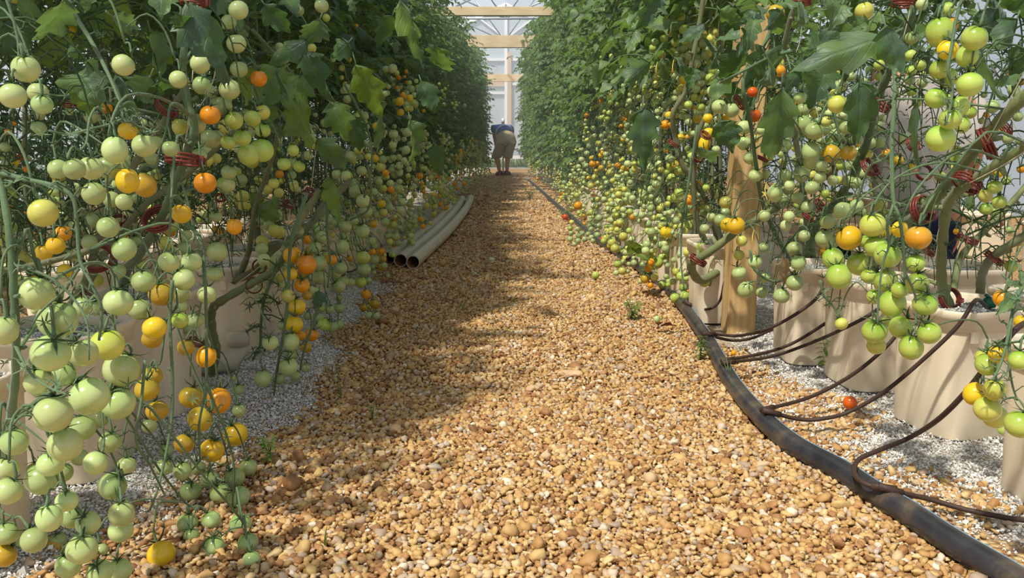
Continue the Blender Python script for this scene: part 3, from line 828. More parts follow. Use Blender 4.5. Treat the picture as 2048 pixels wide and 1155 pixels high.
# end wall: film panels, white metal frame, one plywood strip
mb = MB()
V = [(-HW, YE, .45), (HW, YE, .45), (HW, YE, EAVE), (.03, YE, RIDGE), (-HW, YE, EAVE)]
V2 = [(x, y + .012, z) for x, y, z in V]
mb.add(V + V2, [(0, 1, 6, 5), (1, 2, 7, 6), (2, 3, 8, 7), (3, 4, 9, 8), (4, 0, 5, 9)], [(0, 2, 1), (0, 3, 2), (0, 4, 3), (5, 6, 7), (5, 7, 8), (5, 8, 9)])
tag(mb.build('wall_back', M['end_film'], smooth=False), kind='structure')


def E(x, y): return P(x, y, YE - .03)


fr = MB()
fr.beam(E(1012, 28), E(1011.5, 322), .075, .06)
for x0, x1, yy, w in ((880, 1150, 119, .07), (1012, 1150, 168, .07), (900, 1012, 186, .06)):
    fr.beam(E(x0, yy), E(x1, yy), .05, w)
fr.beam(E(1022, 70), E(1075, 30), .045, .04)
fr.beam(E(1002, 70), E(950, 30), .045, .04)
fr.beam((-HW, YE - .03, EAVE), (.03, YE - .03, RIDGE), .06, .08)
fr.beam((HW, YE - .03, EAVE), (.03, YE - .03, RIDGE), .06, .08)
fr.beam(E(700, 314), E(1300, 314), .06, .09)
tag(fr.build('trim_1', M['frame'], smooth=False), kind='structure')
pl = MB()
a, b = E(1014.5, 104), E(1022.5, 318)
pl.box((a.x, YE - .10, b.z), (b.x, YE - .06, a.z))
a, b = E(960, 161), E(1010, 173)
pl.box((a.x, YE - .055, b.z), (b.x, YE - .035, a.z))
tag(pl.build('trim_2', M['ply'], smooth=False), kind='structure')

# lawn seen under the end wall
o = link('lawn', gridmesh('lawn', -14, 14, YE + .02, YE + 30, 30, 30, lambda x, y: .02 + .015 * math.sin(x * 3 + y), M['lawn']))
tag(o, 'mown grass outside beyond the end wall', 'lawn', kind='structure')
mb = MB()
r = random.Random(4)
for i in range(900):
    x = r.uniform(-3, 3); y = YE + r.uniform(.3, 3.0); h = r.uniform(.08, .38)
    dx, dy = r.uniform(-.08, .08), r.uniform(-.08, .08)
    w = r.uniform(.006, .014)
    mb.add([(x - w, y, 0), (x + w, y, 0), (x + dx * .5 + w * .7, y + dy * .5, h * .6), (x + dx * .5 - w * .7, y + dy * .5, h * .6), (x + dx, y + dy, h)], [(0, 1, 2, 3)], [(3, 2, 4)])
o = mb.build('grass', M['lawn_grass']); tag(o, 'tall grass growing outside behind the end wall', 'grass', kind='stuff')

# roof trusses of galvanised pipe
for k, y in enumerate((20.0, 16.5, 13.0, 9.5)):
    mb = MB(); ch = 2.95 + .0 * k
    L_ = lambda x: EAVE + (RIDGE - EAVE) * (1 - abs(x) / HW) - .07
    mb.tube([(-HW, y, EAVE - .05), (.03, y, RIDGE - .06)], .024, 8); mb.tube([(HW, y, EAVE - .05), (.03, y, RIDGE - .06)], .024, 8)
    xc = HW * (1 - (ch - EAVE) / (RIDGE - EAVE))
    mb.tube([(-xc, y, ch), (xc, y, ch)], .02, 8)
    for a in (-1.4, -.7, .7, 1.4):
        mb.tube([(0.0, y, ch), (a, y, L_(a))], .014, 6)
    tag(mb.build('trim_%d' % (3 + k), M['steel']), kind='structure')

# ------------------------------------------------------------------ timber
post = MB()
pc = G(1483, 664)
PX, PY = pc.x, pc.y
PW = .094


def bevel_box(name, lo, hi, mat, bev=.004, parent=None):
    bm = bmesh.new(); bmesh.ops.create_cube(bm, size=1)
    lo = Vector(lo); hi = Vector(hi)
    for v in bm.verts:
        v.co = Vector([(lo[i] + hi[i]) / 2 + v.co[i] * (hi[i] - lo[i]) for i in range(3)])
    bmesh.ops.bevel(bm, geom=bm.edges[:], offset=bev, segments=2, affect='EDGES')
    me = bpy.data.meshes.new(name); bm.to_mesh(me); bm.free(); me.materials.append(mat)
    return link(name, me, parent)


o = bevel_box('wooden_post', (PX - PW / 2, PY, -.03), (PX + PW / 2, PY + PW, 2.45), M['post'])
tag(o, 'square pine post standing on the gravel between the buckets beside the path', 'post')
for k, (py, y0, y1, lab) in enumerate(((10.9, 13, 31, 'highest and nearest of three pine beams crossing above the path'),
                                       (14.4, 70, 95, 'middle of three pine beams crossing above the path, widest looking'),
                                       (20.6, 148, 163, 'lowest and farthest of three pine beams crossing above the path'))):
    zt = P(1010, y0, py).z; zb = P(1010, y1, py).z
    o = bevel_box('wooden_beam', (-1.9, py, zb), (1.9, py + .09, zt), M['beam'], .006)
    tag(o, lab, 'beam', 'beams across the greenhouse')

# ------------------------------------------------------------------ gravel pebbles and perlite grains (uncountable)
def ico(sub):
    bm = bmesh.new(); bmesh.ops.create_icosphere(bm, subdivisions=sub, radius=1)
    V = np.array([v.co for v in bm.verts]); T = np.array([[v.index for v in f.verts] for f in bm.faces]); bm.free()
    return V, T


def scatter(name, pts, rad, shape, mat, flat=.55, lump=.30, seed=1):
    g = np.random.default_rng(seed)
    V0, T0 = shape; n = len(pts); k = len(V0)
    nvar = 24
    var = []
    for i in range(nvar):
        s = np.array([1, g.uniform(.65, 1), g.uniform(flat - .15, flat + .2)])
        v = V0 * (1 + g.normal(0, lump * .5, (k, 1)))
        w = g.normal(size=3); w /= np.linalg.norm(w)
        v = v * s * (1 + lump * np.sin(V0 @ w * 2.5 + g.uniform(0, 6)))[:, None]
        var.append(v)
    var = np.array(var)[g.integers(0, nvar, n)]
    a = g.uniform(0, 2 * PI, n); b = g.normal(0, .45, n); c = g.normal(0, .45, n)
    ca, sa, cb, sb, cc, sc = np.cos(a), np.sin(a), np.cos(b), np.sin(b), np.cos(c), np.sin(c)
    Rz = np.zeros((n, 3, 3)); Rz[:, 0, 0] = ca; Rz[:, 0, 1] = -sa; Rz[:, 1, 0] = sa; Rz[:, 1, 1] = ca; Rz[:, 2, 2] = 1
    Rx = np.zeros((n, 3, 3)); Rx[:, 1, 1] = cb; Rx[:, 1, 2] = -sb; Rx[:, 2, 1] = sb; Rx[:, 2, 2] = cb; Rx[:, 0, 0] = 1
    Ry = np.zeros((n, 3, 3)); Ry[:, 0, 0] = cc; Ry[:, 0, 2] = sc; Ry[:, 2, 0] = -sc; Ry[:, 2, 2] = cc; Ry[:, 1, 1] = 1
    Rm = Rx @ Ry @ Rz
    V = np.einsum('nij,nkj->nki', Rm, var) * rad[:, None, None] + pts[:, None, :]
    T = (T0[None] + (np.arange(n) * k)[:, None, None]).reshape(-1, 3)
    return np_mesh(name, V.reshape(-1, 3), None, T, [mat])


HOSE_PX = [(2080, 1190), (2022, 1152), (1972, 1122), (1898, 1078), (1823, 1028), (1748, 983), (1679, 938), (1589, 889), (1524, 834), (1465, 764), (1420, 685), (1395, 650), (1365, 608), (1330, 570), (1290, 542), (1240, 508),
           (1200, 482), (1150, 440), (1105, 402), (1075, 375), (1057, 360)]
HOSE_P = [G(x, y, .022) for x, y in HOSE_PX]
HY = [p.y for p in HOSE_P]; HX = [p.x for p in HOSE_P]


def hose_x(y): return float(np.interp(y, HY, HX))


def grid_pts(x0, x1, y0, y1, s, seed, keep):
    g = np.random.default_rng(seed)
    xs = np.arange(x0, x1, s); ys = np.arange(y0, y1, s * .87)
    X, Y = np.meshgrid(xs, ys); X[::2] += s / 2
    X = (X + g.uniform(-.45, .45, X.shape) * s).ravel(); Y = (Y + g.uniform(-.45, .45, Y.shape) * s).ravel()
    m = keep(X, Y, g)
    return X[m], Y[m], g


def infl(X, Y): return np.array([noise.noise(Vector((x * 2.3, y * 2.3, 9))) for x, y in zip(X, Y)])


def keep_gravel(X, Y, g):
    hx = np.interp(Y, HY, HX)
    nz = infl(X, Y)
    pl = np.clip((X + .585 + .20 * nz) / .12, 0, 1)
    pr = np.clip((hx - X + .02) / .02, 0, 1)
    out = np.clip((hx + .2 + .34 * nz - X) / .12, 0, 1) * .85
    return g.uniform(size=X.shape) < np.maximum(np.minimum(pl, pr), np.where(X > hx, np.minimum(pl, out), 0)) 


I1, I2 = ico(1), ico(2)
Vp = []
for (ya, yb, s, shp, sd) in ((1.0, 2.1, .0098, I2, 1), (2.1, 3.8, .0112, I1, 2), (3.8, 7.0, .0150, I1, 3), (7.0, 17.8, .0260, I1, 4)):
    X, Y, g = grid_pts(-.85, .95, ya, yb, s, sd, keep_gravel)
    rad = s * .5 * np.exp(g.normal(.12, .26, len(X))) * (.8 if ya > 6 else 1)
    rad[g.uniform(size=len(X)) < .03] *= 1.6
    Z = np.array([gz(x, y) for x, y in zip(X, Y)]) + rad * g.uniform(.1, .7, len(X)) + .002
    Vp.append((np.stack([X, Y, Z], 1), rad, shp, sd))
for i, (pts, rad, shp, sd) in enumerate(Vp):
    o = link('gravel', scatter('gravel', pts, rad, shp, M['pebble'], seed=sd))
    tag(o, ('tan pea gravel covering the path nearest the viewer', 'tan pea gravel covering the path beside the pine post', 'tan pea gravel covering the path beside the three pipes', 'tan pea gravel covering the far end of the path')[i], 'gravel', kind='stuff')


def keep_perl(X, Y, g):
    hx = np.interp(Y, HY, HX)
    nz = infl(X, Y)
    l = np.clip((-X - .49 - .20 * nz) / .12, 0, 1) * 1.3
    r_ = np.clip((X - hx - .03 + .12 * nz) / .12, 0, 1)
    return g.uniform(size=X.shape) < np.maximum(l, r_) * .62


for k, (xa, xb, lab) in enumerate(((-1.15, -.36, 'white perlite spilled on the ground along the left buckets'), (.62, 1.2, 'white perlite spilled on the ground along the right buckets'))):
    X1, Y1, g = grid_pts(xa, xb, 1.0, 3.9, .0044, 20 + k, keep_perl)
    rad = .0044 * .5 * np.exp(g.normal(.05, .35, len(X1)))
    Z1 = np.array([gz(x, y) for x, y in zip(X1, Y1)]) + rad * g.uniform(.3, 1.6, len(X1)) + .001
    V0 = np.array([(1, 0, 0), (-1, 0, 0), (0, 1, 0), (0, -1, 0), (0, 0, 1), (0, 0, -1)], float)
    T0 = np.array([(0, 2, 4), (2, 1, 4), (1, 3, 4), (3, 0, 4), (2, 0, 5), (1, 2, 5), (3, 1, 5), (0, 3, 5)])
    o = link('perlite', scatter('perlite', np.stack([X1, Y1, Z1], 1), rad, (V0, T0), M['perlite'], .8, .25, 31 + k))
    for p_ in o.data.polygons: break
    o.data.polygons.foreach_set('use_smooth', np.zeros(len(o.data.polygons), dtype=bool))
    tag(o, lab, 'perlite', kind='stuff')
ORD = ['first', 'second', 'third', 'fourth', 'fifth', 'sixth', 'seventh', 'eighth', 'ninth', 'tenth', 'eleventh', 'twelfth', 'thirteenth', 'fourteenth', 'fifteenth', 'sixteenth', 'seventeenth', 'eighteenth', 'nineteenth', 'twentieth',
       'twenty-first', 'twenty-second', 'twenty-third', 'twenty-fourth', 'twenty-fifth', 'twenty-sixth', 'twenty-seventh', 'twenty-eighth', 'twenty-ninth', 'thirtieth', 'thirty-first', 'thirty-second', 'thirty-third', 'thirty-fourth', 'thirty-fifth']

# ------------------------------------------------------------------ planter buckets
BW, BD, BH = .236, .240, .28


def rrect(w, d, rad, n=6):
    out = []
    for cx, cy, a0 in ((w / 2 - rad, d / 2 - rad, 0), (-w / 2 + rad, d / 2 - rad, PI / 2), (-w / 2 + rad, -d / 2 + rad, PI), (w / 2 - rad, -d / 2 + rad, 3 * PI / 2)):
        for i in range(n + 1):
            a = a0 + PI / 2 * i / n
            out.append((cx + rad * math.cos(a), cy + rad * math.sin(a)))
    return out


def rings(mb, rows, close=True):
    V = []; n = None
    for w, d, rad, z in rows:
        r_ = rrect(w, d, rad); n = len(r_)
        V += [(x, y, z) for x, y in r_]
    q = [(i * n + j, i * n + (j + 1) % n, (i + 1) * n + (j + 1) % n, (i + 1) * n + j) for i in range(len(rows) - 1) for j in range(n)]
    base = mb.n
    mb.add(V, q)
    if close:
        mb.add([(0, 0, rows[0][3])] + [(x, y, rows[0][3]) for x, y in rrect(*rows[0][:3])], (), [(0, 1 + (j + 1) % n, 1 + j) for j in range(n)])


def make_bucket():
    root = empty('planter_bucket')
    mb = MB()
    rings(mb, [(BW * .83, BD * .83, .042, .0), (BW * .85, BD * .85, .046, .006), (BW * .885, BD * .885, .05, .12), (BW * .925, BD * .925, .054, .244)])
    rings(mb, [(BW * .905, BD * .905, .05, .265), (BW * .885, BD * .885, .05, .20)], False)
    mb.build('body', M['bucket'], root)
    mb = MB()
    rings(mb, [(BW * .925, BD * .925, .054, .236), (BW * .965, BD * .965, .057, .239), (BW * .97, BD * .97, .057, .262), (BW, BD, .06, .265), (BW, BD, .06, .277), (BW * .99, BD * .99, .058, .28),
               (BW * .93, BD * .93, .052, .28), (BW * .915, BD * .915, .052, .276), (BW * .905, BD * .905, .05, .262)], False)
    rim = mb.build('rim', M['bucket'], root)
    for sx, sy in ((-.33, -1), (.33, -1), (-.33, 1), (.33, 1)):
        m2 = MB()
        x, y = sx * BW * .9, sy * BD * .462
        m2.box((x - .008, min(y, y + sy * .006), .216), (x + .008, max(y, y + sy * .006), .240))
        m2.build('rim_lug', M['bucket'], rim, smooth=False)
    return root


def kids(o): return [c for c in bpy.data.objects if c.parent is o]


def copy_tree(o, ch, name=None):
    c = o.copy(); COL.objects.link(c)
    for k in ch:
        d = k.copy(); COL.objects.link(d); d.parent = c
        for k2 in B0S.get(k.name, ()):
            e = k2.copy(); COL.objects.link(e); e.parent = d
    return c


def fillmesh(seed):
    r = random.Random(seed); n = 22
    V = []; base = rrect(BW * .895, BD * .895, .05)
    N = len(base); rows = 8
    for i in range(rows + 1):
        f = 1 - i / rows
        for x, y in base:
            h = .255 + .012 * (1 - f) + .012 * noise.noise(Vector((x * f * 22, y * f * 22, seed)))
            V.append((x * f, y * f, h))
    Q = [(i * N + j, i * N + (j + 1) % N, (i + 1) * N + (j + 1) % N, (i + 1) * N + j) for i in range(rows) for j in range(N)]
    mb = MB(); mb.add(V, Q)
    base_n = len(Q)
    # loose grains
    for k in range(520):
        x = r.uniform(-.44, .44) * BW * .9; y = r.uniform(-.44, .44) * BD * .9; s = r.uniform(.0016, .0042)
        z = .262 + .012 * noise.noise(Vector((x * 22, y * 22, seed))) + r.uniform(-.002, .004)
        v = [(s, 0, 0), (-s, 0, 0), (0, s * .8, 0), (0, -s * .8, 0), (0, 0, s * .8), (0, 0, -s)]
        e = Euler((r.uniform(0, 6), r.uniform(0, 6), 0)).to_matrix()
        mb.add([tuple(e @ Vector(q) + Vector((x, y, z))) for q in v], (), [(0, 2, 4), (2, 1, 4), (1, 3, 4), (3, 0, 4), (2, 0, 5), (1, 2, 5), (3, 1, 5), (0, 3, 5)], mi=1)
    return mb.mesh('perlite', M['fill'], M['perlite'])


FILLS = [fillmesh(s) for s in range(3)]
B0 = make_bucket(); B0K = kids(B0); B0S = {k.name: kids(k) for k in B0K}
BUCKETS = {}
ROWY_R = [1.40, 1.833, 2.189, 2.45] + [3.03 + .36 * i for i in range(15)]
ROWY_L = [1.22, 1.60, 1.98, 2.50, 2.86, 3.22, 3.58] + [3.94 + .36 * i for i in range(8)]


RX4 = {1.40: 1.01, 1.833: 1.008, 2.189: .985, 2.45: .918}


def right_x(y): return RX4.get(y, .78)


ROWS = [('R', [(right_x(y), y) for y in ROWY_R], 'the front right row, counted from the viewer'),
        ('L', [(-.855, y) for y in ROWY_L], 'the front left row, counted from the viewer'),
        ('R2', [(1.30, y) for y in (1.96, 2.42, 2.80)] + [(1.18, 3.9 + .4 * i) for i in range(5)], 'the second right row, counted from the viewer'),
        ('L2', [(-1.24, y) for y in (1.42, 1.80, 2.42, 2.80, 3.2, 3.6, 4.0)], 'the second left row, counted from the viewer'),
        ('R3', [(2.45, y) for y in (3.75, 4.35, 4.75, 5.15, 5.55)], 'the row beyond the kneeling person'),
        ('L3', [(-2.75, y) for y in (4.4, 4.85, 5.3, 5.7, 6.1)], 'the row across the left path')]
first = True
r = random.Random(12)
for key, lst, where in ROWS:
    for i, (x, y) in enumerate(lst):
        b = B0 if first else copy_tree(B0, B0K)
        first = False
        x += r.uniform(-.008, .008); rz = r.uniform(-.10, .10)
        if key == 'R' and i < 4: x -= 0; rz = (.05, .24, .09, -.04)[i]
        b.location = (x, y, 0); b.rotation_euler = (0, 0, rz)
        tag(b, 'cream plastic planting bucket, %s in %s' % (ORD[i], where), 'bucket', 'planting buckets in rows')
        f = link('perlite', FILLS[(i + len(key)) % 3], None, (x, y, 0), (0, 0, rz))
        tag(f, 'grey white perlite filling the %s bucket of %s' % (ORD[i], where.split(',')[0]), 'perlite', kind='stuff')
        BUCKETS[(key, i)] = Vector((x, y, 0))

# ------------------------------------------------------------------ irrigation hose and drip tubes on the right
mb = MB(); mb2 = MB()
pts = [(p.x, p.y, .021) for p in HOSE_P]
hp = [Vector(p) for p in curve(pts, 7)]
hose = mb.build  # keep builder
mb.tube(hp, .0215, 14)
hs = mb.build('irrigation_hose', M['hose'])
sp = []
for i, p in enumerate(hp):
    t = (hp[min(i + 1, len(hp) - 1)] - hp[max(i - 1, 0)]).normalized(); sd = t.cross(Vector((0, 0, 1))).normalized()
    a = math.radians(52)
    sp.append(p + sd * (.0213 * math.cos(a)) + Vector((0, 0, .0213 * math.sin(a))))
mb2.tube(sp, .0013, 5); mb2.build('blue_stripe', M['hose_stripe'], hs)
tag(hs, 'thick dusty black irrigation hose with thin blue stripe lying beside the path', 'hose')


def hose_pt(y): return Vector((hose_x(y), y, .043))


def drip(name, px, label, rad=.0046, ends=None):
    p = [P(*q) if q[2] > .3 else G(*q) for q in px]
    c = [Vector(v) for v in curve(p, 8)]
    mb = MB(); mb.tube(c, rad, 8)
    o = mb.build(name, M['tube'])
    bm_ = MB(); d = (c[1] - c[0]).normalized(); bm_.tube([c[0] - d * .012, c[0] + d * .03], rad * 1.5, 8)
    bm_.build('barb', M['tube'], o)
    tag(o, label, 'tube', 'drip tubes from hose to buckets')
    return o


W = lambda *v: ('w', v)
drip('drip_tube', [(1535, 822, .05), (1600, 838, .03), (1650, 836, .035), (1700, 822, .05), (1770, 782, 1.74), (1850, 715, 1.70), (1915, 652, 1.68), (1946, 606, 1.69), (1958, 600, 1.74), (1972, 612, 1.80)],
     'brown drip tube sagging low and climbing over the rim of the bucket with green emitter')
drip('drip_tube', [(1530, 818, .05), (1604, 799, .045), (1660, 775, .06), (1720, 738, 1.99), (1770, 695, 2.0), (1800, 660, 2.03), (1825, 620, 2.12), (1830, 585, 2.2), (1815, 580, 2.26)],
     'brown drip tube rising behind the big low green cluster')
drip('drip_tube', [(1452, 725, .05), (1540, 713, .05), (1610, 690, .07), (1680, 660, 2.10), (1752, 621, 2.06), (1775, 590, 2.08), (1780, 570, 2.15)],
     'upper-reaching brown drip tube crossing two buckets just right of the pine post')
drip('drip_tube', [(1450, 720, .05), (1525, 706, .05), (1585, 686, .07), (1648, 648, 2.27), (1675, 628, 2.30), (1692, 600, 2.315), (1697, 572, 2.315), (1695, 562, 2.27), (1692, 566, 2.22)],
     'lower brown drip tube vanishing behind the second bucket right of the pine post')
drip('drip_tube', [(1412, 666, .05), (1470, 671, .04), (1500, 667, 2.42), (1530, 660, 2.30), (1585, 632, 2.27), (1632, 597, 2.26), (1650, 565, 2.28), (1654, 553, 2.33), (1652, 556, 2.42)],
     'brown drip tube passing in front of the pine post foot, upper of the pair')
drip('drip_tube', [(1412, 668, .05), (1460, 680, .02), (1500, 677, .02), (1536, 662, .03), (1562, 645, .05), (1580, 600, 2.85), (1590, 560, 2.95)],
     'brown drip tube passing in front of the pine post foot, lower of the pair')
drip('drip_tube', [(1778, 976, .045), (1740, 970, .048), (1716, 957, .05), (1708, 938, .05), (1718, 918, .05), (1752, 902, .05), (1816, 876, .06), (1874, 840, 1.42), (1930, 785, 1.35), (1985, 715, 1.30), (2030, 660, 1.28), (2060, 640, 1.32)],
     'brown drip tube looping off the hose up to the nearest bucket')
drip('drip_tube', [(1770, 975, .047), (1800, 984, .04), (1860, 998, .025), (1930, 1018, .018), (2010, 1034, .016), (2090, 1045, .016)],
     'brown drip tube lying on the gravel and running off past the frame edge')
drip('drip_tube', [(1372, 605, .05), (1395, 615, .04), (1420, 617, .06), (1440, 600, 2.9), (1450, 560, 2.87), (1465, 530, 2.95)], 'brown drip tube reaching the bucket just behind the pine post')
drip('drip_tube', [(1256, 517, .05), (1285, 500, .1), (1308, 484, .14), (1325, 470, .18), (1350, 462, .25)], 'brown drip tube climbing a bucket near the low fruit beyond the pine post')
mb = MB(); p = P(1978, 613, 1.85)
mb.lathe([(.0, .0), (.013, .0), (.014, .004), (.014, .014), (.011, .019), (.004, .021), (.0, .021)], 16, p)
o = mb.build('drip_emitter', M['green_plastic'])
m2 = MB(); m2.tube([p + Vector((0, 0, .02)), p + Vector((-.01, 0, .027))], .004, 8); m2.build('nozzle', M['green_plastic'], o)
tag(o, 'green round drip emitter sitting on the perlite of the bucket', 'emitter')

# ------------------------------------------------------------------ three pipes on the left edge of the path
for k, (x0, y0, d0, x1, y1, d1, lab) in enumerate(((826, 518, 4.25, 942, 399, 9.6, 'weathered cream pipe lying nearest the path, first of three'),
                                                  (801, 514, 4.32, 925, 402, 9.4, 'weathered cream pipe lying between the other two pipes'),
                                                  (777, 511, 4.40, 912, 402, 9.2, 'weathered cream pipe lying farthest from the path, under the fruit'))):
    a = P(x0, y0, d0); b = P(x1, y1, d1); R = .0345
    a.z = b.z = R + .004
    mid = (a + b) / 2 + Vector((.05, 0, 0))
    c = [Vector(v) for v in curve([a, a.lerp(mid, .5) + Vector((.015, 0, 0)), mid, b.lerp(mid, .5) + Vector((.015, 0, 0)), b], 6)]
    mb = MB(); mb.tube(c, R, 20, cap=False)
    # open ends: annulus
    t = (c[1] - c[0]).normalized()
    o = mb.build('pvc_pipe', M['pvc'])
    mi = MB(); mi.tube(c[:8], R * .88, 20, cap=False)
    mi.build('pipe_bore', M['pvc_in'], o)
    me = MB()
    x = t.cross(Vector((0, 0, 1))).normalized(); y = t.cross(x)
    V = []
    for rr in (R, R * .88):
        V += [c[0] + (x * math.cos(2 * PI * j / 20) + y * math.sin(2 * PI * j / 20)) * rr for j in range(20)]
    me.add(V, [(j, (j + 1) % 20, 20 + (j + 1) % 20, 20 + j) for j in range(20)])
    me.build('cut_end', M['pvc'], o)
    tag(o, lab, 'pipe', 'drain pipes beside the path')

# cream drain elbow by the left bucket
e = G(490, 742)
mb = MB(); mb.tube([(e.x - .02, e.y + .02, .10), (e.x - .018, e.y + .018, .055), (e.x - .03, e.y - .01, .03), (e.x - .12, e.y - .05, .028), (e.x - .30, e.y - .12, .028)], .026, 14)
o = mb.build('drain_elbow', M['pvc'])
m2 = MB(); m2.tube([(e.x - .02, e.y + .02, .07), (e.x - .02, e.y + .02, .105)], .031, 14); m2.build('collar', M['pvc'], o)
tag(o, 'cream drain pipe elbow at the foot of the left bucket', 'pipe')

# white riser pipe at the far end
b_ = G(1006, 352); b_.y += .75
mb = MB(); mb.tube([(b_.x, b_.y, 0), (b_.x, b_.y, 1.13)], .021, 12)
o = mb.build('riser_pipe', M['pvc_white'])
m2 = MB(); m2.tube([(b_.x, b_.y, 1.06), (b_.x, b_.y, 1.17)], .033, 12); m2.build('valve_cap', M['frame'], o)
tag(o, 'slim white upright pipe standing in front of the bending person', 'pipe')

# stones and fallen fruit on the path
def stone(px, rx, label, sq=.6):
    V, T = ico(3); p = G(*px); s = random.Random(px[0])
    rad = rx * (p - CAM).length / F
    V = V * np.array([1.25, .8, sq]); V = np.array([v * (1 + .38 * noise.noise(Vector(v * 1.7) + Vector((px[0], 0, 0)))) for v in V]) * rad
    o = link('stone', np_mesh('stone', V, None, T, [M['stone']], False), None, (p.x, p.y, rad * sq * .7), (0, 0, s.uniform(-.4, .4)))
    tag(o, label, 'stone', 'larger stones on the path')


stone((1141, 752), 19, 'pale flat stone, largest one lying on the gravel path', .42)
stone((789, 624), 8, 'small cream stone on gravel left of the path middle', .8)
stone((1065, 780), 11, 'brownish stone near the pale flat stone, slightly closer to the viewer', .6)
stone((1792, 1020), 14, 'orange brown stone pressed against the black hose', .7)
stone((1016, 360), 4, 'small tan stone near the far feet', .8)

# ------------------------------------------------------------------ weeds
def weed(px, hpx, n, label, wide=.5, seed=1):
    r = random.Random(seed); p = G(*px); k = (p - CAM).length / F; H = hpx * k
    root = empty('weed', p); st = MB(); lf = MB()
    for i in range(n):
        a = r.uniform(0, 2 * PI); L = H * r.uniform(.6, 1.05); sp = wide * r.uniform(.3, 1)
        pts = [Vector((0, 0, -.004)), Vector((math.cos(a) * L * sp * .25, math.sin(a) * L * sp * .25, L * .5)), Vector((math.cos(a) * L * sp, math.sin(a) * L * sp, L))]
        c = [Vector(v) for v in curve(pts, 4)]
        st.tube(c, [.0016 * (1 - .5 * j / len(c)) for j in range(len(c))], 5)
        for j in range(2, len(c)):
            for sg in (-1, 1):
                d = Vector((math.cos(a + sg * r.uniform(.6, 1.6)), math.sin(a + sg * r.uniform(.6, 1.6)), r.uniform(-.1, .5)))
                V, Q, U = leaflet_arrays(H * r.uniform(.22, .4), H * r.uniform(.07, .13), r.random(), 5, .8, .2, False, 1)
                lf.add(xf(V, mat_from(c[j], d, (0, 0, 1))), Q, uv=U)
    st.build('stalk', M['weed'], root); lf.build('foliage', M['weed'], root)
    tag(root, label, 'weed', 'small weeds in the gravel')


def grass(px, hpx, n, label, seed=1):
    r = random.Random(seed); p = G(*px); k = (p - CAM).length / F; H = hpx * k
    root = empty('grass_tuft', p)
    for i in range(n):
        mb = MB(); a = r.uniform(0, 2 * PI); L = H * r.uniform(.5, 1); lean = r.uniform(.15, .7); w = .0016 + .0012 * r.random()
        V = []
        for j in range(6):
            t = j / 5; x = L * lean * t * t; z = L * t * (1 - .25 * lean * t)
            hw = w * (1 - t) + .0002
            for s in (-1, 1):
                V.append((math.cos(a) * x - math.sin(a) * s * hw, math.sin(a) * x + math.cos(a) * s * hw, z))
        mb.add(V, [(2 * j, 2 * j + 1, 2 * j + 3, 2 * j + 2) for j in range(5)], uv=[(0.5, .5)] * 12)
        mb.build('blade', M['weed'], root)
    tag(root, label, 'grass', 'grass tufts in the gravel')


weed((1265, 640), 46, 5, 'feathery weed growing in sunlit gravel right of the path middle', .6, 3)
weed((1400, 718), 48, 3, 'broad-leaved weed seedling just left of the black hose', .7, 4)
weed((1652, 748), 74, 2, 'slender weed standing in front of the bucket right of the post', .35, 5)
weed((1290, 562), 40, 4, 'small weed beside the hose beyond the low fruit', .6, 6)
weed((1130, 440), 30, 5, 'low weed at the gravel edge far along the hose', .9, 7)
weed((1060, 400), 26, 5, 'low weed at the foot of the far right row', .9, 8)
weed((540, 925), 60, 3, 'thin weed growing beside the low left yellow tomatoes', .5, 9)
grass((682, 800), 130, 3, 'tall thin grass stalk left of the path', 11)
grass((745, 838), 60, 6, 'grass tuft leaning over gravel left of centre', 12)
grass((1458, 772), 86, 4, 'grass blades growing up beside the black hose', 13)
grass((925, 620), 26, 4, 'tiny grass tuft in the middle of the path', 14)
grass((650, 1095), 60, 3, 'grass blades in dark gravel near the bottom edge', 15)
grass((1470, 800), 70, 2, 'pair of grass blades rising over the hose', 16)
# ------------------------------------------------------------------ plants
FOL_D = [foliage_mesh('foliage', 50 + s, 165, .90, 2.30, .31, (M['leaf'], M['stem']), 5, 1, (.15, .24)) for s in range(5)]
FOL_K = [foliage_mesh('foliage', 70 + s, 120, .78, 2.30, .31, (M['leaf_dark'], M['stem']), 5, 1, (.15, .25)) for s in range(3)]
FOL_N = [foliage_mesh('foliage', 90 + s, 70, .92, 2.2, .26, (M['leaf_dark'], M['stem']), 9, 2, (.15, .24)) for s in range(3)]
FOL_B = [foliage_mesh('foliage', 130 + s, 230, .12, 2.2, .38, (M['leaf_dark'], M['stem']), 4, 1, (.16, .24)) for s in range(2)]
FOL_F = [foliage_mesh('foliage', 110 + s, 300, .34, 2.45, .38, (M['leaf'], M['stem']), 4, 1, (.14, .22)) for s in range(4)]


def gen_stem(seed, h=2.2, z0=.2):
    r = random.Random(seed); mb = MB()
    for k in range(2):
        p = [(r.uniform(-.02, .02), r.uniform(-.03, .03), z0)]
        x = y = 0; n = 7
        dy = r.uniform(-.05, .05)
        for i in range(1, n + 1):
            x = r.gauss(0, .025); y += dy + r.gauss(0, .03)
            p.append((x, y * .5, z0 + (h - z0) * i / n))
        c = curve(p, 4)
        mb.tube(c, [.0075 * (1 - .5 * i / len(c)) for i in range(len(c))], 7)
    return mb


STEMS = [gen_stem(s).mesh('main_stem', M['stem_old']) for s in range(4)]


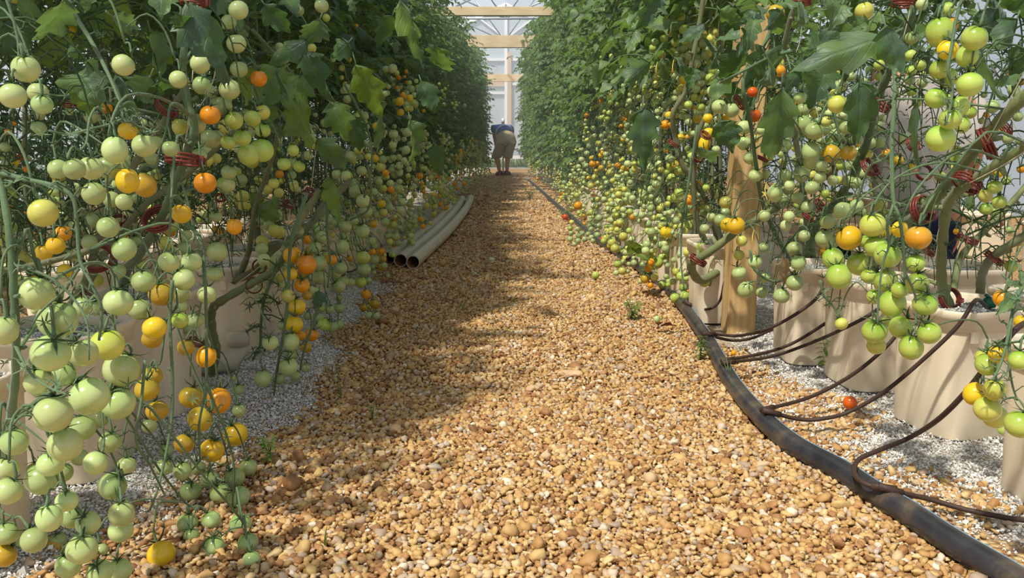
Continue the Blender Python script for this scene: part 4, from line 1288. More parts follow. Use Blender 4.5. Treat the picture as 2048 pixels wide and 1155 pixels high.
def gen_tangle(seed, n=40, z0=.12, z1=.85, rad=.22):
    """picked-over hanging fruit stalks with spiky empty calyxes"""
    r = random.Random(seed); mb = MB()
    for i in range(n):
        a = r.uniform(0, 2 * PI); z = r.uniform(z0 + .2, z1)
        p0 = Vector((r.gauss(0, .02), r.gauss(0, .08), z))
        d = Vector((math.cos(a), math.sin(a), .3))
        L = r.uniform(.10, .26)
        pts = [p0, p0 + d * L * .5 + Vector((0, 0, .01)), p0 + d * L * .85 + Vector((0, 0, -L * .35)), p0 + d * L * .95 + Vector((0, 0, -L * .9))]
        c = [Vector(v) for v in curve(pts, 4)]
        mb.tube(c, [.0021 * (1 - .5 * j / len(c)) for j in range(len(c))], 4, cap=False)
        for j in range(3, len(c), 2):
            b = r.uniform(0, 2 * PI); e = c[j] + Vector((math.cos(b) * .03, math.sin(b) * .03, -.012))
            mb.tube([c[j], (c[j] + e) / 2 + Vector((0, 0, .006)), e], .0011, 4, cap=False)
            if r.random() < .6:
                X = np.eye(4); R3 = Euler((r.uniform(-1, 1), r.uniform(-1, 1), r.uniform(0, 6))).to_matrix()
                X[:3, :3] = np.array(R3) * .014; X[:3, 3] = e
                calyx_mb(seed * 100 + i, mb, X, .5)
    return mb.mesh('bare_stalks', M['calyx'])


TANG = [gen_tangle(s) for s in range(5)]

PLANTS = {}


def plant(key, x, y, label, group, fol=None, fi=0, stem=True, tang=True, rz=0, sc=1.0, shift=0.0, zs=1.0):
    root = empty('tomato_plant', (x, y, 0))
    tag(root, label, 'tomato plant', group)
    if stem: link('main_stem', STEMS[fi % 4], root, (0, 0, 0), (0, 0, rz))
    if fol is not None:
        f = link('foliage', fol[fi % len(fol)], root, (shift, 0, 0), (0, 0, rz), (sc, 1, zs)); f['kind'] = 'stuff'
    if tang:
        t = link('bare_stalks', TANG[fi % 5], root, (0, 0, 0), (0, 0, rz + 1)); t['kind'] = 'stuff'
    PLANTS[key] = root
    return root


r = random.Random(21)
for side, ys, nm in (('R', ROWY_R, 'right'), ('L', ROWY_L, 'left')):
    sg = 1 if side == 'R' else -1
    i = -1
    for i, y in enumerate(ys):
        x = right_x(y) if side == 'R' else -.855
        near_ = y < 2.3
        lab = 'tomato plant in the %s bucket of the front %s row, counted from the viewer' % (ORD[i], nm)
        fol = FOL_N if near_ else (FOL_D if side == 'R' else (FOL_D + FOL_K))
        if y > 7.5: fol = FOL_F
        if side == 'R' and y < 2.4: fol = FOL_N
        plant((side, i), x, y, lab, 'tomato plants in rows', fol, i + r.randint(0, 4), stem=(y > 2.7), rz=r.uniform(0, 6.28), shift=(.12 * sg if near_ else (.05 * sg if y < 3 else 0)), zs=1.0 if side == 'R' else r.choice((.80, .88, .95)))
    y = ys[-1] + .45
    while y < 18.8:
        i += 1
        bulge = min(.24, max(0, (y - 8) * .03))
        x = (.79 - bulge) if side == 'R' else (-.84 + bulge)
        plant((side, i), x + r.uniform(-.05, .05), y, 'leafy tomato plant merging into the far green wall %s of the path' % nm, 'far %s tomato plants' % nm, FOL_F, r.randint(0, 3), rz=r.uniform(0, 6.28), tang=(y < 12), zs=1.0 if side == 'R' else r.choice((.78, .86, .95)))
        y += .44
for key, x0, y0, y1, st, nm in (('R2', 1.36, 4.6, 17, .55, 'second row right of the path'), ('L2', -1.26, 1.3, 17, .50, 'second row left of the path'), ('L3', -2.75, 2.2, 12, .5, 'row across the next path on the left'), ('R3', 2.5, 5.2, 9, .6, 'row behind the kneeling person')):
    y = y0; i = 0
    while y < y1:
        plant((key, i), x0 + r.uniform(-.05, .05), y, 'tomato plant mostly hidden in the ' + nm, 'hidden tomato plants, ' + nm, FOL_B if key == 'L3' else FOL_D, r.randint(0, 4), rz=r.uniform(0, 6.28), tang=(y < 6))
        y += st; i += 1


def owner(p):
    side = 'R' if p.x > 0 else 'L'
    ks = [k for k in PLANTS if k[0] == side]
    return min(ks, key=lambda k: abs(PLANTS[k].location.y - p.y - .15))


def attach(mb, name, mat, key):
    """build under a plant; geometry is in world space"""
    o = mb.build(name, mat, PLANTS[key])
    o.matrix_parent_inverse = Matrix.Translation(PLANTS[key].location).inverted()
    return o


# traced thick stems: plant key, material, end widths in px, points (px, py, distance)
STEM_T = [
    (('L', 2), 'stem', 13, 17, [(398, -40, 1.42), (376, 50, 1.42), (366, 130, 1.42), (374, 200, 1.43), (388, 265, 1.44), (350, 365, 1.5), (325, 430, 1.56), (285, 500, 1.7), (252, 545, 1.85), (246, 610, 1.97)]),
    (('L', 1), 'stem_old', 11, 16, [(372, 175, 1.62), (345, 215, 1.62), (310, 270, 1.62), (262, 340, 1.62), (215, 430, 1.6), (192, 490, 1.58), (172, 560, 1.58), (130, 630, 1.6), (95, 690, 1.6)]),
    (('L', 1), 'stem_old', 9, 13, [(470, 260, 1.7), (430, 300, 1.7), (360, 360, 1.7), (290, 410, 1.68), (215, 500, 1.68), (180, 560, 1.65), (120, 650, 1.62)]),
    (('L', 3), 'stem_pale', 13, 18, [(640, 380, 2.15), (600, 440, 2.12), (575, 500, 2.1), (548, 540, 2.1), (500, 568, 2.1), (445, 600, 2.1), (424, 620, 2.12), (424, 660, 2.14), (432, 700, 2.16), (424, 745, 2.2)]),
    (('L', 3), 'stem_old', 11, 16, [(700, 360, 2.6), (640, 430, 2.5), (590, 470, 2.4), (545, 500, 2.35), (510, 540, 2.35), (470, 560, 2.4), (425, 570, 2.45)]),
    (('L', 4), 'stem_old', 10, 14, [(690, 300, 3.0), (650, 400, 2.9), (600, 470, 2.8), (540, 490, 2.8), (470, 515, 2.8), (440, 525, 2.84)]),
    (('L', 3), 'stem_old', 8, 12, [(560, 250, 2.1), (540, 330, 2.15), (515, 400, 2.2), (505, 450, 2.25), (498, 500, 2.3), (480, 550, 2.4)]),
    (('L', 0), 'stem', 12, 15, [(-15, 330, .92), (8, 400, .90), (22, 500, .89), (28, 590, .89), (32, 680, .9), (30, 760, .95), (20, 840, 1.05)]),
    (('R', 1), 'stem_pale', 17, 19, [(2090, 262, 1.5), (2040, 300, 1.55), (1990, 332, 1.6), (1930, 372, 1.68), (1897, 405, 1.74), (1886, 470, 1.79), (1882, 540, 1.83), (1890, 590, 1.86), (1908, 630, 1.88)]),
    (('R', 2), 'stem_pale', 22, 19, [(2080, 165, 1.55), (2020, 220, 1.6), (1960, 285, 1.68), (1900, 360, 1.76), (1860, 408, 1.84), (1820, 440, 1.95), (1780, 480, 2.1), (1750, 530, 2.22), (1735, 580, 2.3)]),
    (('R', 3), 'stem', 15, 17, [(1850, -30, 2.0), (1826, 20, 2.0), (1806, 80, 2.02), (1780, 140, 2.05), (1758, 190, 2.1), (1744, 240, 2.15), (1733, 285, 2.2), (1710, 340, 2.3), (1672, 405, 2.4), (1640, 440, 2.48), (1615, 495, 2.58), (1608, 560, 2.64)]),
    (('R', 3), 'stem_old', 9, 13, [(1600, -20, 2.3), (1575, 60, 2.35), (1568, 130, 2.4), (1580, 220, 2.45), (1600, 330, 2.5), (1612, 430, 2.55), (1630, 540, 2.62)]),
    (('R', 4), 'stem_old', 9, 12, [(1410, -30, 2.9), (1400, 40, 2.9), (1385, 120, 2.9), (1372, 180, 2.92), (1346, 228, 2.92), (1352, 280, 2.95), (1365, 330, 2.95), (1388, 362, 2.97), (1418, 410, 3.0), (1450, 500, 3.03)]),
    (('R', 4), 'stem_old', 8, 12, [(1440, 170, 2.9), (1424, 205, 2.9), (1396, 270, 2.92), (1388, 330, 2.95), (1388, 390, 2.97), (1400, 460, 3.0), (1440, 520, 3.04)]),
    (('R', 4), 'stem_pale', 15, 17, [(1560, 410, 2.6), (1510, 440, 2.62), (1475, 460, 2.64), (1435, 492, 2.66), (1400, 516, 2.7), (1382, 530, 2.75), (1400, 560, 2.85), (1440, 540, 2.95)]),
    (('R', 3), 'stem', 7, 9, [(1545, 50, 2.2), (1528, 90, 2.2), (1490, 150, 2.2), (1488, 190, 2.2), (1500, 240, 2.25), (1512, 330, 2.3), (1530, 420, 2.4), (1580, 520, 2.5), (1610, 560, 2.6)]),
    (('R', 6), 'stem_old', 8, 10, [(1345, 210, 3.6), (1325, 240, 3.6), (1322, 300, 3.62), (1330, 350, 3.65), (1310, 400, 3.68), (1330, 440, 3.7), (1360, 470, 3.75)]),
    (('R', 1), 'stem_pale', 10, 14, [(2070, 350, 2.0), (2010, 420, 2.0), (1960, 470, 2.0), (1925, 510, 2.0), (1910, 560, 1.98), (1905, 620, 1.96)]),
    (('R', 0), 'stem_old', 14, 16, [(2110, 420, 1.7), (2050, 470, 1.7), (1990, 510, 1.75), (1965, 545, 1.9), (1960, 590, 2.0)]),
    (('L', 0), 'stem_old', 10, 12, [(-20, 545, 1.25), (40, 535, 1.25), (110, 520, 1.27), (180, 500, 1.3)]),
]
for key, mt, w0, w1, pts in STEM_T:
    c = curve([tuple(P(*q)) for q in pts], 6)
    n = len(c); mb = MB()
    dd = [np.linalg.norm(np.array(v) - np.array(CAM)) for v in c]
    g = random.Random(int(pts[0][0] * 7))
    rad = [(.5 * (w0 + (w1 - w0) * i / n)) * dd[i] / F * (1 + .10 * math.sin(i * 1.9) + g.uniform(-.04, .04)) for i in range(n)]
    mb.tube(c, rad, 10)
    # side nodes
    for i in range(4, n - 3, 7):
        t = Vector(c[i + 1]) - Vector(c[i]); s = t.orthogonal().normalized(); a = g.uniform(0, 6)
        s = Matrix.Rotation(a, 3, t.normalized()) @ s
        mb.tube([Vector(c[i]), Vector(c[i]) + s * rad[i] * 1.7, Vector(c[i]) + s * rad[i] * 2.6 + Vector((0, 0, .003))], [rad[i] * .7, rad[i] * .5, rad[i] * .4], 7)
    attach(mb, 'main_stem', M[mt], key)

STEMPTS = []
for key, mt, w0, w1, pts in STEM_T:
    STEMPTS += [Vector(v) for v in curve([tuple(P(*q)) for q in pts], 6)]

# traced fruit stalks
STALK_T = [
    (('L', 2), 9, 5, [(128, -20, 1.25), (150, 30, 1.22), (182, 82, 1.2), (215, 145, 1.17), (238, 200, 1.15), (246, 236, 1.13)]),
    (('L', 2), 6, 3, [(246, 238, 1.13), (215, 250, 1.12), (180, 258, 1.1), (140, 268, 1.1), (100, 262, 1.08)]),
    (('L', 2), 6, 3, [(246, 238, 1.13), (262, 244, 1.13), (275, 252, 1.14), (300, 262, 1.15)]),
    (('L', 0), 9, 5, [(-10, 342, .95), (50, 358, .93), (110, 372, .92), (146, 396, .92), (154, 450, .92), (160, 520, .91), (186, 572, .9), (203, 620, .9), (198, 680, .9)]),
    (('L', 0), 6, 3, [(158, 536, .91), (128, 580, .9), (80, 625, .88), (55, 668, .87)]),
    (('L', 0), 6, 3, [(34, 530, .89), (100, 555, .88), (150, 600, .88), (175, 650, .87), (178, 720, .86)]),
    (('L', 0), 6, 3, [(30, 690, .9), (60, 745, .87), (100, 775, .84), (140, 790, .82)]),
    (('L', 2), 8, 4, [(345, 430, 1.42), (375, 450, 1.4), (402, 480, 1.38), (410, 560, 1.36), (413, 680, 1.35), (411, 775, 1.35), (398, 850, 1.35), (400, 920, 1.35)]),
    (('L', 2), 6, 3, [(412, 765, 1.35), (430, 810, 1.36), (450, 860, 1.37), (468, 930, 1.37), (465, 1010, 1.37)]),
    (('L', 2), 7, 4, [(345, 560, 1.3), (340, 640, 1.3), (345, 760, 1.28), (342, 850, 1.26), (320, 960, 1.22), (300, 1020, 1.18)]),
    (('L', 1), 6, 4, [(290, 720, 1.1), (283, 800, 1.08), (272, 880, 1.07), (300, 930, 1.1), (330, 990, 1.15)]),
    (('L', 3), 8, 4, [(614, 385, 2.0), (592, 450, 1.98), (580, 500, 1.97), (576, 590, 1.96), (568, 660, 1.96), (553, 745, 1.97), (548, 790, 1.98)]),
    (('L', 3), 6, 3, [(640, 600, 2.0), (625, 650, 2.0), (608, 700, 2.0), (600, 740, 2.0)]),
    (('L', 4), 6, 3, [(656, 400, 2.25), (654, 460, 2.25), (660, 520, 2.25), (655, 575, 2.24)]),
    (('L', 4), 5, 3, [(735, 330, 2.6), (742, 380, 2.6), (735, 420, 2.6), (700, 440, 2.6)]),
    (('L', 4), 7, 6, [(505, 60, 2.2), (550, 110, 2.3), (590, 155, 2.4), (610, 190, 2.4)]),
    (('L', 5), 5, 4, [(690, 170, 2.7), (715, 215, 2.7), (735, 260, 2.7), (744, 310, 2.7), (738, 360, 2.7), (728, 395, 2.7)]),
    (('L', 3), 8, 4, [(572, 498, 2.08), (545, 555, 2.08), (528, 600, 2.08), (522, 650, 2.08), (520, 690, 2.08), (505, 720, 2.08)]),
    (('L', 3), 5, 3, [(523, 604, 2.08), (510, 606, 2.06), (499, 612, 2.05)]),
    (('L', 3), 5, 3, [(520, 650, 2.08), (506, 655, 2.06), (492, 662, 2.05)]),
    (('R', 2), 9, 5, [(1789, 125, 1.42), (1790, 190, 1.4), (1786, 250, 1.39), (1784, 320, 1.38), (1787, 400, 1.37), (1800, 440, 1.36), (1808, 510, 1.36), (1810, 560, 1.36)]),
    (('R', 2), 6, 3, [(1786, 300, 1.39), (1765, 320, 1.4), (1738, 335, 1.42), (1715, 400, 1.45), (1700, 440, 1.46)]),
    (('R', 2), 6, 3, [(1788, 405, 1.37), (1775, 450, 1.36), (1778, 490, 1.35), (1765, 530, 1.35), (1757, 600, 1.35), (1755, 650, 1.35)]),
    (('R', 2), 5, 3, [(1808, 540, 1.36), (1830, 590, 1.37), (1832, 640, 1.37), (1828, 670, 1.36)]),
    (('R', 1), 7, 4, [(1930, -20, 1.3), (1912, 40, 1.3), (1904, 90, 1.29), (1896, 140, 1.28), (1905, 175, 1.28), (1900, 215, 1.27), (1890, 250, 1.26)]),
    (('R', 3), 7, 4, [(1650, 178, 1.9), (1664, 215, 1.9), (1674, 250, 1.9), (1684, 300, 1.9), (1690, 345, 1.9)]),
    (('R', 3), 5, 3, [(1585, 180, 2.0), (1572, 220, 2.0), (1600, 260, 2.0), (1604, 320, 2.0)]),
    (('R', 0), 7, 4, [(2060, 550, 1.2), (2035, 590, 1.18), (2022, 640, 1.16), (2012, 690, 1.15), (2000, 730, 1.14), (1985, 760, 1.13)]),
    (('R', 0), 5, 3, [(2022, 650, 1.16), (2018, 720, 1.15), (2025, 770, 1.14), (2035, 800, 1.14)]),
    (('R', 3), 6, 3, [(1640, 560, 1.75), (1648, 590, 1.75), (1665, 610, 1.75), (1680, 635, 1.75)]),
    (('R', 3), 6, 4, [(1500, 500, 2.3), (1510, 540, 2.3), (1545, 562, 2.3), (1575, 555, 2.3), (1590, 540, 2.3)]),
    (('R', 3), 7, 4, [(1590, 100, 1.9), (1540, 115, 1.95), (1500, 135, 2.0), (1470, 150, 2.0), (1440, 165, 2.05)]),
    (('R', 4), 6, 3, [(1395, 250, 2.7), (1378, 360, 2.7), (1365, 440, 2.7), (1362, 520, 2.68), (1368, 580, 2.66)]),
]
for key, w0, w1, pts in STALK_T:
    c = [Vector(v) for v in curve([tuple(P(*q)) for q in pts], 5)]
    n = len(c); mb = MB()
    rad = [.5 * (w0 + (w1 - w0) * i / n) * (c[i] - CAM).length / F for i in range(n)]
    mb.tube(c, rad, 7)
    g = random.Random(int(pts[0][0]))
    for i in range(3, n, 3):
        b = g.uniform(0, 6.28); e = c[i] + Vector((math.cos(b) * .018, math.sin(b) * .018, g.uniform(-.004, .012)))
        mb.tube([c[i], (c[i] + e) / 2 + Vector((0, 0, .005)), e], [rad[i] * .55, rad[i] * .4, rad[i] * .28], 5)
        if True:
            X = np.eye(4); R3 = Euler((g.uniform(-1, 1), g.uniform(-1, 1), g.uniform(0, 6))).to_matrix()
            X[:3, :3] = np.array(R3) * g.uniform(.008, .016); X[:3, 3] = e
            calyx_mb(i, mb, X, .5)
    attach(mb, 'fruit_stalk', M['stem'], key)

# spiky empty calyxes on the picked truss by the left bucket
mb = MB()
for i, (x, y) in enumerate(((499, 612), (526, 606), (492, 664), (552, 530), (560, 606), (543, 622), (508, 706), (548, 600), (536, 640), (566, 640), (530, 700), (558, 570))):
    X = np.eye(4); R3 = Euler((1.2 + .4 * math.sin(i * 3), .5 * math.cos(i * 5), i)).to_matrix()
    X[:3, :3] = np.array(R3) * .019; X[:3, 3] = P(x, y, 2.06)
    calyx_mb(300 + i, mb, X, .5)
    q = P(x, y, 2.06); mb.tube([q, q.lerp(P(525, y - 10, 2.08), .5) + Vector((0, 0, .006)), P(526, y - 12, 2.08)], .0016, 5)
o = attach(mb, 'fruit_stalk', M['calyx'], ('L', 3))

# ------------------------------------------------------------------ trusses: chain fruit into hanging clusters, each with its stalk
idx = sorted(range(len(TOM)), key=lambda i: -TOM[i]['top'].z)
TR = []
for i in idx:
    t = TOM[i]; best = None; tp = t['top']
    for k, tr in enumerate(TR):
        q = tr['n'][-1]
        dz = q.z - tp.z; dxy = (Vector((q.x, q.y)) - Vector((tp.x, tp.y))).length
        if -.004 < dz < .075 and dxy < .05 + .3 * t['R'] and len(tr['i']) < 16:
            cst = dxy + .5 * dz
            if best is None or cst < best[0]: best = (cst, k)
    if best:
        tr = TR[best[1]]; q = tr['n'][-1]
        nn = Vector((q.x * .55 + tp.x * .45, q.y * .55 + tp.y * .45 + .002, min(tp.z + .010, q.z - .003)))
        tr['n'].append(nn); tr['i'].append(i)
    else:
        g = random.Random(i); sg = 1 if tp.x > 0 else -1
        TR.append(dict(n=[tp + Vector((sg * .006, .004, .018))], i=[i], neck=g.uniform(.03, .07), sg=sg))
STK = {}
for tr in TR:
    n0 = tr['n'][0]; L = tr['neck']; g = random.Random(int(n0.y * 1e4))
    sg = tr['sg']
    if len(tr['i']) < 3 and not (n0.y > 3.0):
        other = [t2 for t2 in TR if t2 is not tr and len(t2['i']) >= 3]
        on = [v for t2 in other for v in t2['n'] if (v - n0).length < .16 and v.z > n0.z - .01]
        if on: q = min(on, key=lambda v: (v - n0).length)
        else: q = n0 + Vector((sg * L * 1.2, g.uniform(-.03, .03), L * .9))
        tr['q'] = q
    cand = [q for q in STEMPTS if q.z > n0.z - .01 and q.x * sg > 0 and (q - n0).length < .5]
    if cand: q = min(cand, key=lambda v: (v - n0).length)
    else: q = Vector((sg * (.80 if sg < 0 else max(.74, n0.x + .08)), n0.y + g.uniform(-.06, .06), n0.z + g.uniform(.06, .14)))
    q = tr.get('q', q)
    hz = max(q.z, n0.z) + .02
    a1 = q.lerp(n0, .45); a1.z = hz
    a2 = q.lerp(n0, .82); a2.z = n0.z + min(.03, L * .5) + (hz - n0.z) * .25
    neck = [q, a1, a2]
    pts = neck + tr['n']
    c = [Vector(v) for v in curve([tuple(p) for p in pts], 3)]
    far_ = n0.y > 3.0
    key = owner(n0)
    mb = STK.setdefault((key, id(tr)), MB())
    m = len(c)
    ths = 'q' in tr
    mb.tube(c, [max(.0010, (.0015 * min(1, .3 + j * .25) if ths else .0024 * (1 - .6 * j / m))) for j in range(m)], 4 if far_ else 7, cap=not far_)
    for i in tr['i']:
        t = TOM[i]; tp = t['top'] ; up = t['up']
        q = min(c, key=lambda v: (v - tp - Vector((0, 0, .012))).length)
        a = tp + up * (t['R'] * .28)
        mid = (a + q) / 2 + Vector((0, 0, .005)) + up * .003
        w = .0014 if t['R'] < .02 else .0017
        pc = [Vector(v) for v in curve([tuple(a - up * t['R'] * .2), tuple(a), tuple(mid), tuple(q)], 3)]
        mb.tube(pc, [w * (1.35 if 3 <= j <= 4 else 1) for j in range(len(pc))], 4 if far_ else 6, cap=False)
for (key, _), mb in STK.items():
    attach(mb, 'fruit_stalk', M['stem'], key)

# ------------------------------------------------------------------ traced leaves
LEAVES = [  # base, tip, width/length, distance, material
    (372, 5, 466, 142, .50, 1.24, 'leaf_dark'), (362, 28, 368, 78, .75, 1.22, 'leaf_dark'), (128, -6, 82, 96, .42, 1.15, 'leaf_grey'), (165, -12, 172, 22, .9, 1.15, 'leaf_grey'),
    (318, -22, 322, 30, .85, 1.2, 'leaf_grey'), (174, 134, 186, 208, .9, 1.3, 'leaf_grey'), (165, 160, 180, 226, .8, 1.34, 'leaf_lime'), (232, 148, 292, 244, .45, 1.32, 'leaf_dark'),
    (302, 152, 272, 204, .6, 1.4, 'leaf_grey'), (322, 158, 336, 206, .7, 1.4, 'leaf_dark'), (128, 36, 62, 118, .6, 1.7, 'leaf_lime'), (52, 44, 12, 106, .7, 1.5, 'leaf_dark'), (0, 55, 50, 96, .6, 1.4, 'leaf_dark'),
    (222, 32, 278, 58, .4, 1.3, 'leaf_grey'), (152, 98, 124, 112, .5, 1.3, 'leaf_grey'), (482, 132, 498, 208, .75, 1.75, 'leaf_lime'), (300, 60, 330, 150, .6, 1.7, 'leaf'), (95, 100, 130, 150, .7, 1.8, 'leaf_lime'),
    (440, -10, 500, 60, .6, 1.7, 'leaf'), (260, 0, 230, 70, .6, 1.7, 'leaf_lime'), (20, 5, -20, 60, .6, 1.4, 'leaf_dark'), (60, 0, 30, 40, .7, 1.5, 'leaf'), (330, 95, 300, 160, .6, 1.75, 'leaf_lime'), (200, 20, 215, 90, .6, 1.8, 'leaf'),
    (528, 8, 576, 62, .6, 1.8, 'leaf_dark'), (640, 38, 610, 90, .75, 1.9, 'leaf_grey'), (616, 80, 542, 122, .45, 1.9, 'leaf_dark'), (606, 102, 658, 198, .5, 1.95, 'leaf_dark'), (700, -8, 716, 24, .6, 2.1, 'leaf_grey'),
    (786, 30, 758, 90, .5, 2.3, 'leaf_dark'), (800, 0, 850, 122, .36, 2.3, 'leaf_lime'), (868, 92, 884, 168, .5, 2.6, 'leaf'), (712, 128, 754, 242, .45, 2.2, 'leaf_lime'), (842, 162, 866, 218, .65, 2.5, 'leaf_dark'),
    (698, 84, 658, 116, .7, 2.1, 'leaf_dark'), (556, 148, 536, 186, .6, 1.9, 'leaf_dark'), (636, 276, 682, 342, .6, 2.1, 'leaf_grey'), (590, 196, 628, 296, .6, 2.05, 'leaf_lime'), (664, 200, 692, 276, .6, 2.15, 'leaf'),
    (868, 288, 892, 352, .5, 3.0, 'leaf_dark'), (656, 355, 682, 432, .5, 2.15, 'leaf_lime'), (638, 580, 628, 612, .9, 1.95, 'leaf_dark'), (510, 130, 590, 210, .6, 2.0, 'leaf'), (760, 200, 770, 300, .5, 2.4, 'leaf_dark'), (820, 240, 840, 320, .5, 2.7, 'leaf'),
    (560, 255, 532, 276, .6, 1.95, 'leaf_grey'), (600, 150, 560, 250, .55, 2.2, 'leaf'), (700, 230, 720, 300, .6, 2.4, 'leaf_dark'), (520, 190, 540, 260, .6, 2.1, 'leaf'),
    (1316, -12, 1282, 54, .65, 2.3, 'leaf_dark'), (1272, 58, 1254, 100, .5, 2.6, 'leaf'), (1300, 122, 1254, 164, .6, 2.5, 'leaf_grey'), (1286, 215, 1284, 334, .46, 2.3, 'leaf_dark'), (1392, 135, 1374, 176, .6, 2.5, 'leaf_dark'),
    (1410, 48, 1358, 80, .5, 2.4, 'leaf_dark'), (1436, 100, 1416, 134, .7, 2.4, 'leaf_dark'), (1472, 84, 1430, 62, .6, 2.2, 'leaf_grey'), (1500, -6, 1524, 34, .6, 2.0, 'leaf_grey'), (1508, 36, 1498, 86, .5, 2.0, 'leaf_grey'),
    (1534, 96, 1502, 164, .55, 2.0, 'leaf_dark'), (1442, 240, 1462, 304, .75, 2.2, 'leaf_dark'), (1408, 296, 1416, 340, .5, 2.3, 'leaf_grey'), (1350, 118, 1384, 142, .5, 2.5, 'leaf_grey'), (1260, 60, 1296, 40, .5, 2.6, 'leaf'),
    (1776, 72, 1606, 128, .36, 1.22, 'leaf_grey'), (1770, 50, 1802, 140, .55, 1.2, 'leaf_dark'), (1618, 40, 1574, 62, .7, 1.6, 'leaf_grey'), (1654, 132, 1624, 214, .6, 1.6, 'leaf_dark'), (1562, 176, 1544, 318, .36, 1.8, 'leaf_grey'),
    (1722, 160, 1722, 284, .42, 1.7, 'leaf_dark'), (1684, 10, 1664, 48, .6, 1.6, 'leaf_grey'), (1590, 15, 1616, -6, .6, 1.8, 'leaf'), (1964, 105, 1986, 212, .22, 1.45, 'leaf_grey'), (1994, 16, 1956, 74, .6, 1.5, 'leaf_dark'),
    (2034, 36, 2006, 94, .6, 1.5, 'leaf_dark'), (1984, 4, 2044, 34, .5, 1.5, 'leaf_dark'), (1866, 55, 1816, 78, .6, 1.8, 'leaf'), (1834, 205, 1830, 334, .16, 1.6, 'leaf_grey'), (2044, 90, 2010, 150, .6, 1.6, 'leaf_dark'),
    (1640, 95, 1600, 110, .6, 1.7, 'leaf_dark'), (1700, 100, 1680, 160, .6, 1.9, 'leaf_dark'), (1740, 40, 1700, 60, .6, 1.5, 'leaf_grey'), (1590, 120, 1640, 135, .5, 1.7, 'leaf_dark'), (1650, 20, 1700, -10, .6, 1.7, 'leaf'), (1565, 20, 1530, 60, .6, 1.9, 'leaf_dark'),
    (2040, 150, 1990, 160, .5, 1.6, 'leaf'), (1960, 20, 1990, 80, .7, 1.7, 'leaf_dark'), (2020, -10, 2060, 60, .7, 1.6, 'leaf_dark'), (1570, 515, 1566, 560, .5, 2.2, 'leaf_dry'), (1530, 110, 1560, 170, .6, 1.9, 'leaf_grey'), (1900, 10, 1850, 30, .5, 1.7, 'leaf_dark'),
    (1300, 640 - 120, 1260, 490, .35, 3.4, 'leaf_lime'), (1265, 480, 1278, 535, .4, 3.4, 'leaf_lime'),
    (1470, 10, 1440, 80, .6, 2.4, 'leaf_dark'), (1510, 60, 1460, 110, .55, 2.4, 'leaf_grey'), (1490, 100, 1450, 180, .5, 2.5, 'leaf_dark'), (1500, 120, 1530, 200, .5, 2.4, 'leaf_dark'), (1440, 20, 1480, 50, .6, 2.4, 'leaf'), (1530, 20, 1480, 40, .6, 2.3, 'leaf_dark'),
    (1460, 130, 1420, 190, .6, 2.6, 'leaf'), (1520, 160, 1490, 240, .45, 2.4, 'leaf_dark'), (1450, 170, 1480, 230, .5, 2.6, 'leaf_dark'), (1475, -10, 1500, 50, .7, 2.5, 'leaf_dark'), (1640, 60, 1680, 110, .6, 1.9, 'leaf_dark'), (1600, 140, 1560, 190, .5, 1.9, 'leaf_dark'), (1760, 20, 1720, 50, .6, 1.8, 'leaf'), (1690, 40, 1660, 90, .5, 1.9, 'leaf_grey'),
    (520, 410, 560, 440, .7, 2.2, 'leaf'), (500, 405, 530, 395, .7, 2.3, 'leaf_lime'), (560, 395, 530, 425, .7, 2.3, 'leaf'),
    (1950, 395, 1920, 410, .6, 1.7, 'leaf'), (2010, 555, 2050, 570, .4, 1.2, 'leaf_grey'), (2030, 590, 2000, 620, .4, 1.17, 'leaf_grey'), (2040, 540, 2048, 580, .4, 1.2, 'leaf'),
]
for i, (bx, by, tx, ty, wr, d, mt) in enumerate(LEAVES):
    g = random.Random(i + 400)
    a = P(bx, by, d); b = P(tx, ty, d * (1 + g.uniform(-.02, .05)))
    L = (b - a).length * 1.08
    ax = (b - a).normalized(); toc = (CAM - a).normalized()
    n = (Matrix.Rotation(g.uniform(-.9, .9), 3, ax) @ toc) + Vector((0, 0, .25))
    V, Q, U = leaflet_arrays(L, L * wr * 1.18, g.random(), 14, g.uniform(.3, 1.0), g.choice((-1, -1, 1)) * g.uniform(.2, .7), True, 3)
    mb = MB(); mb.add(xf(V, mat_from(a, ax + n.normalized() * .12, n)), Q, uv=U, mi=0)
    mb.tube([a - ax * L * .16 + Vector((0, 0, .004)), a, a + ax * L * .05], [.0016, .0014, .001], 5, mi=1)
    o = mb.build('leaf', [M[mt], M['stem']], PLANTS[owner(a)])
    o.matrix_parent_inverse = Matrix.Translation(PLANTS[owner(a)].location).inverted()
# ------------------------------------------------------------------ the 300 largest tomatoes, each its own object
FAM = {'p': 'green', 'd': 'green', 'g': 'green', 'w': 'green', 'y': 'yellow', 'a': 'yellow', 'o': 'orange', 'm': 'orange', 'r': 'red'}
REG.append((1640, 380, 1770, 440, 'fruit over the big low right cluster'))


def region(x, y):
    for k, R_ in enumerate(REG):
        if R_[0] <= x < R_[2] and R_[1] <= y < R_[3]: return k
    return len(REG) - 1


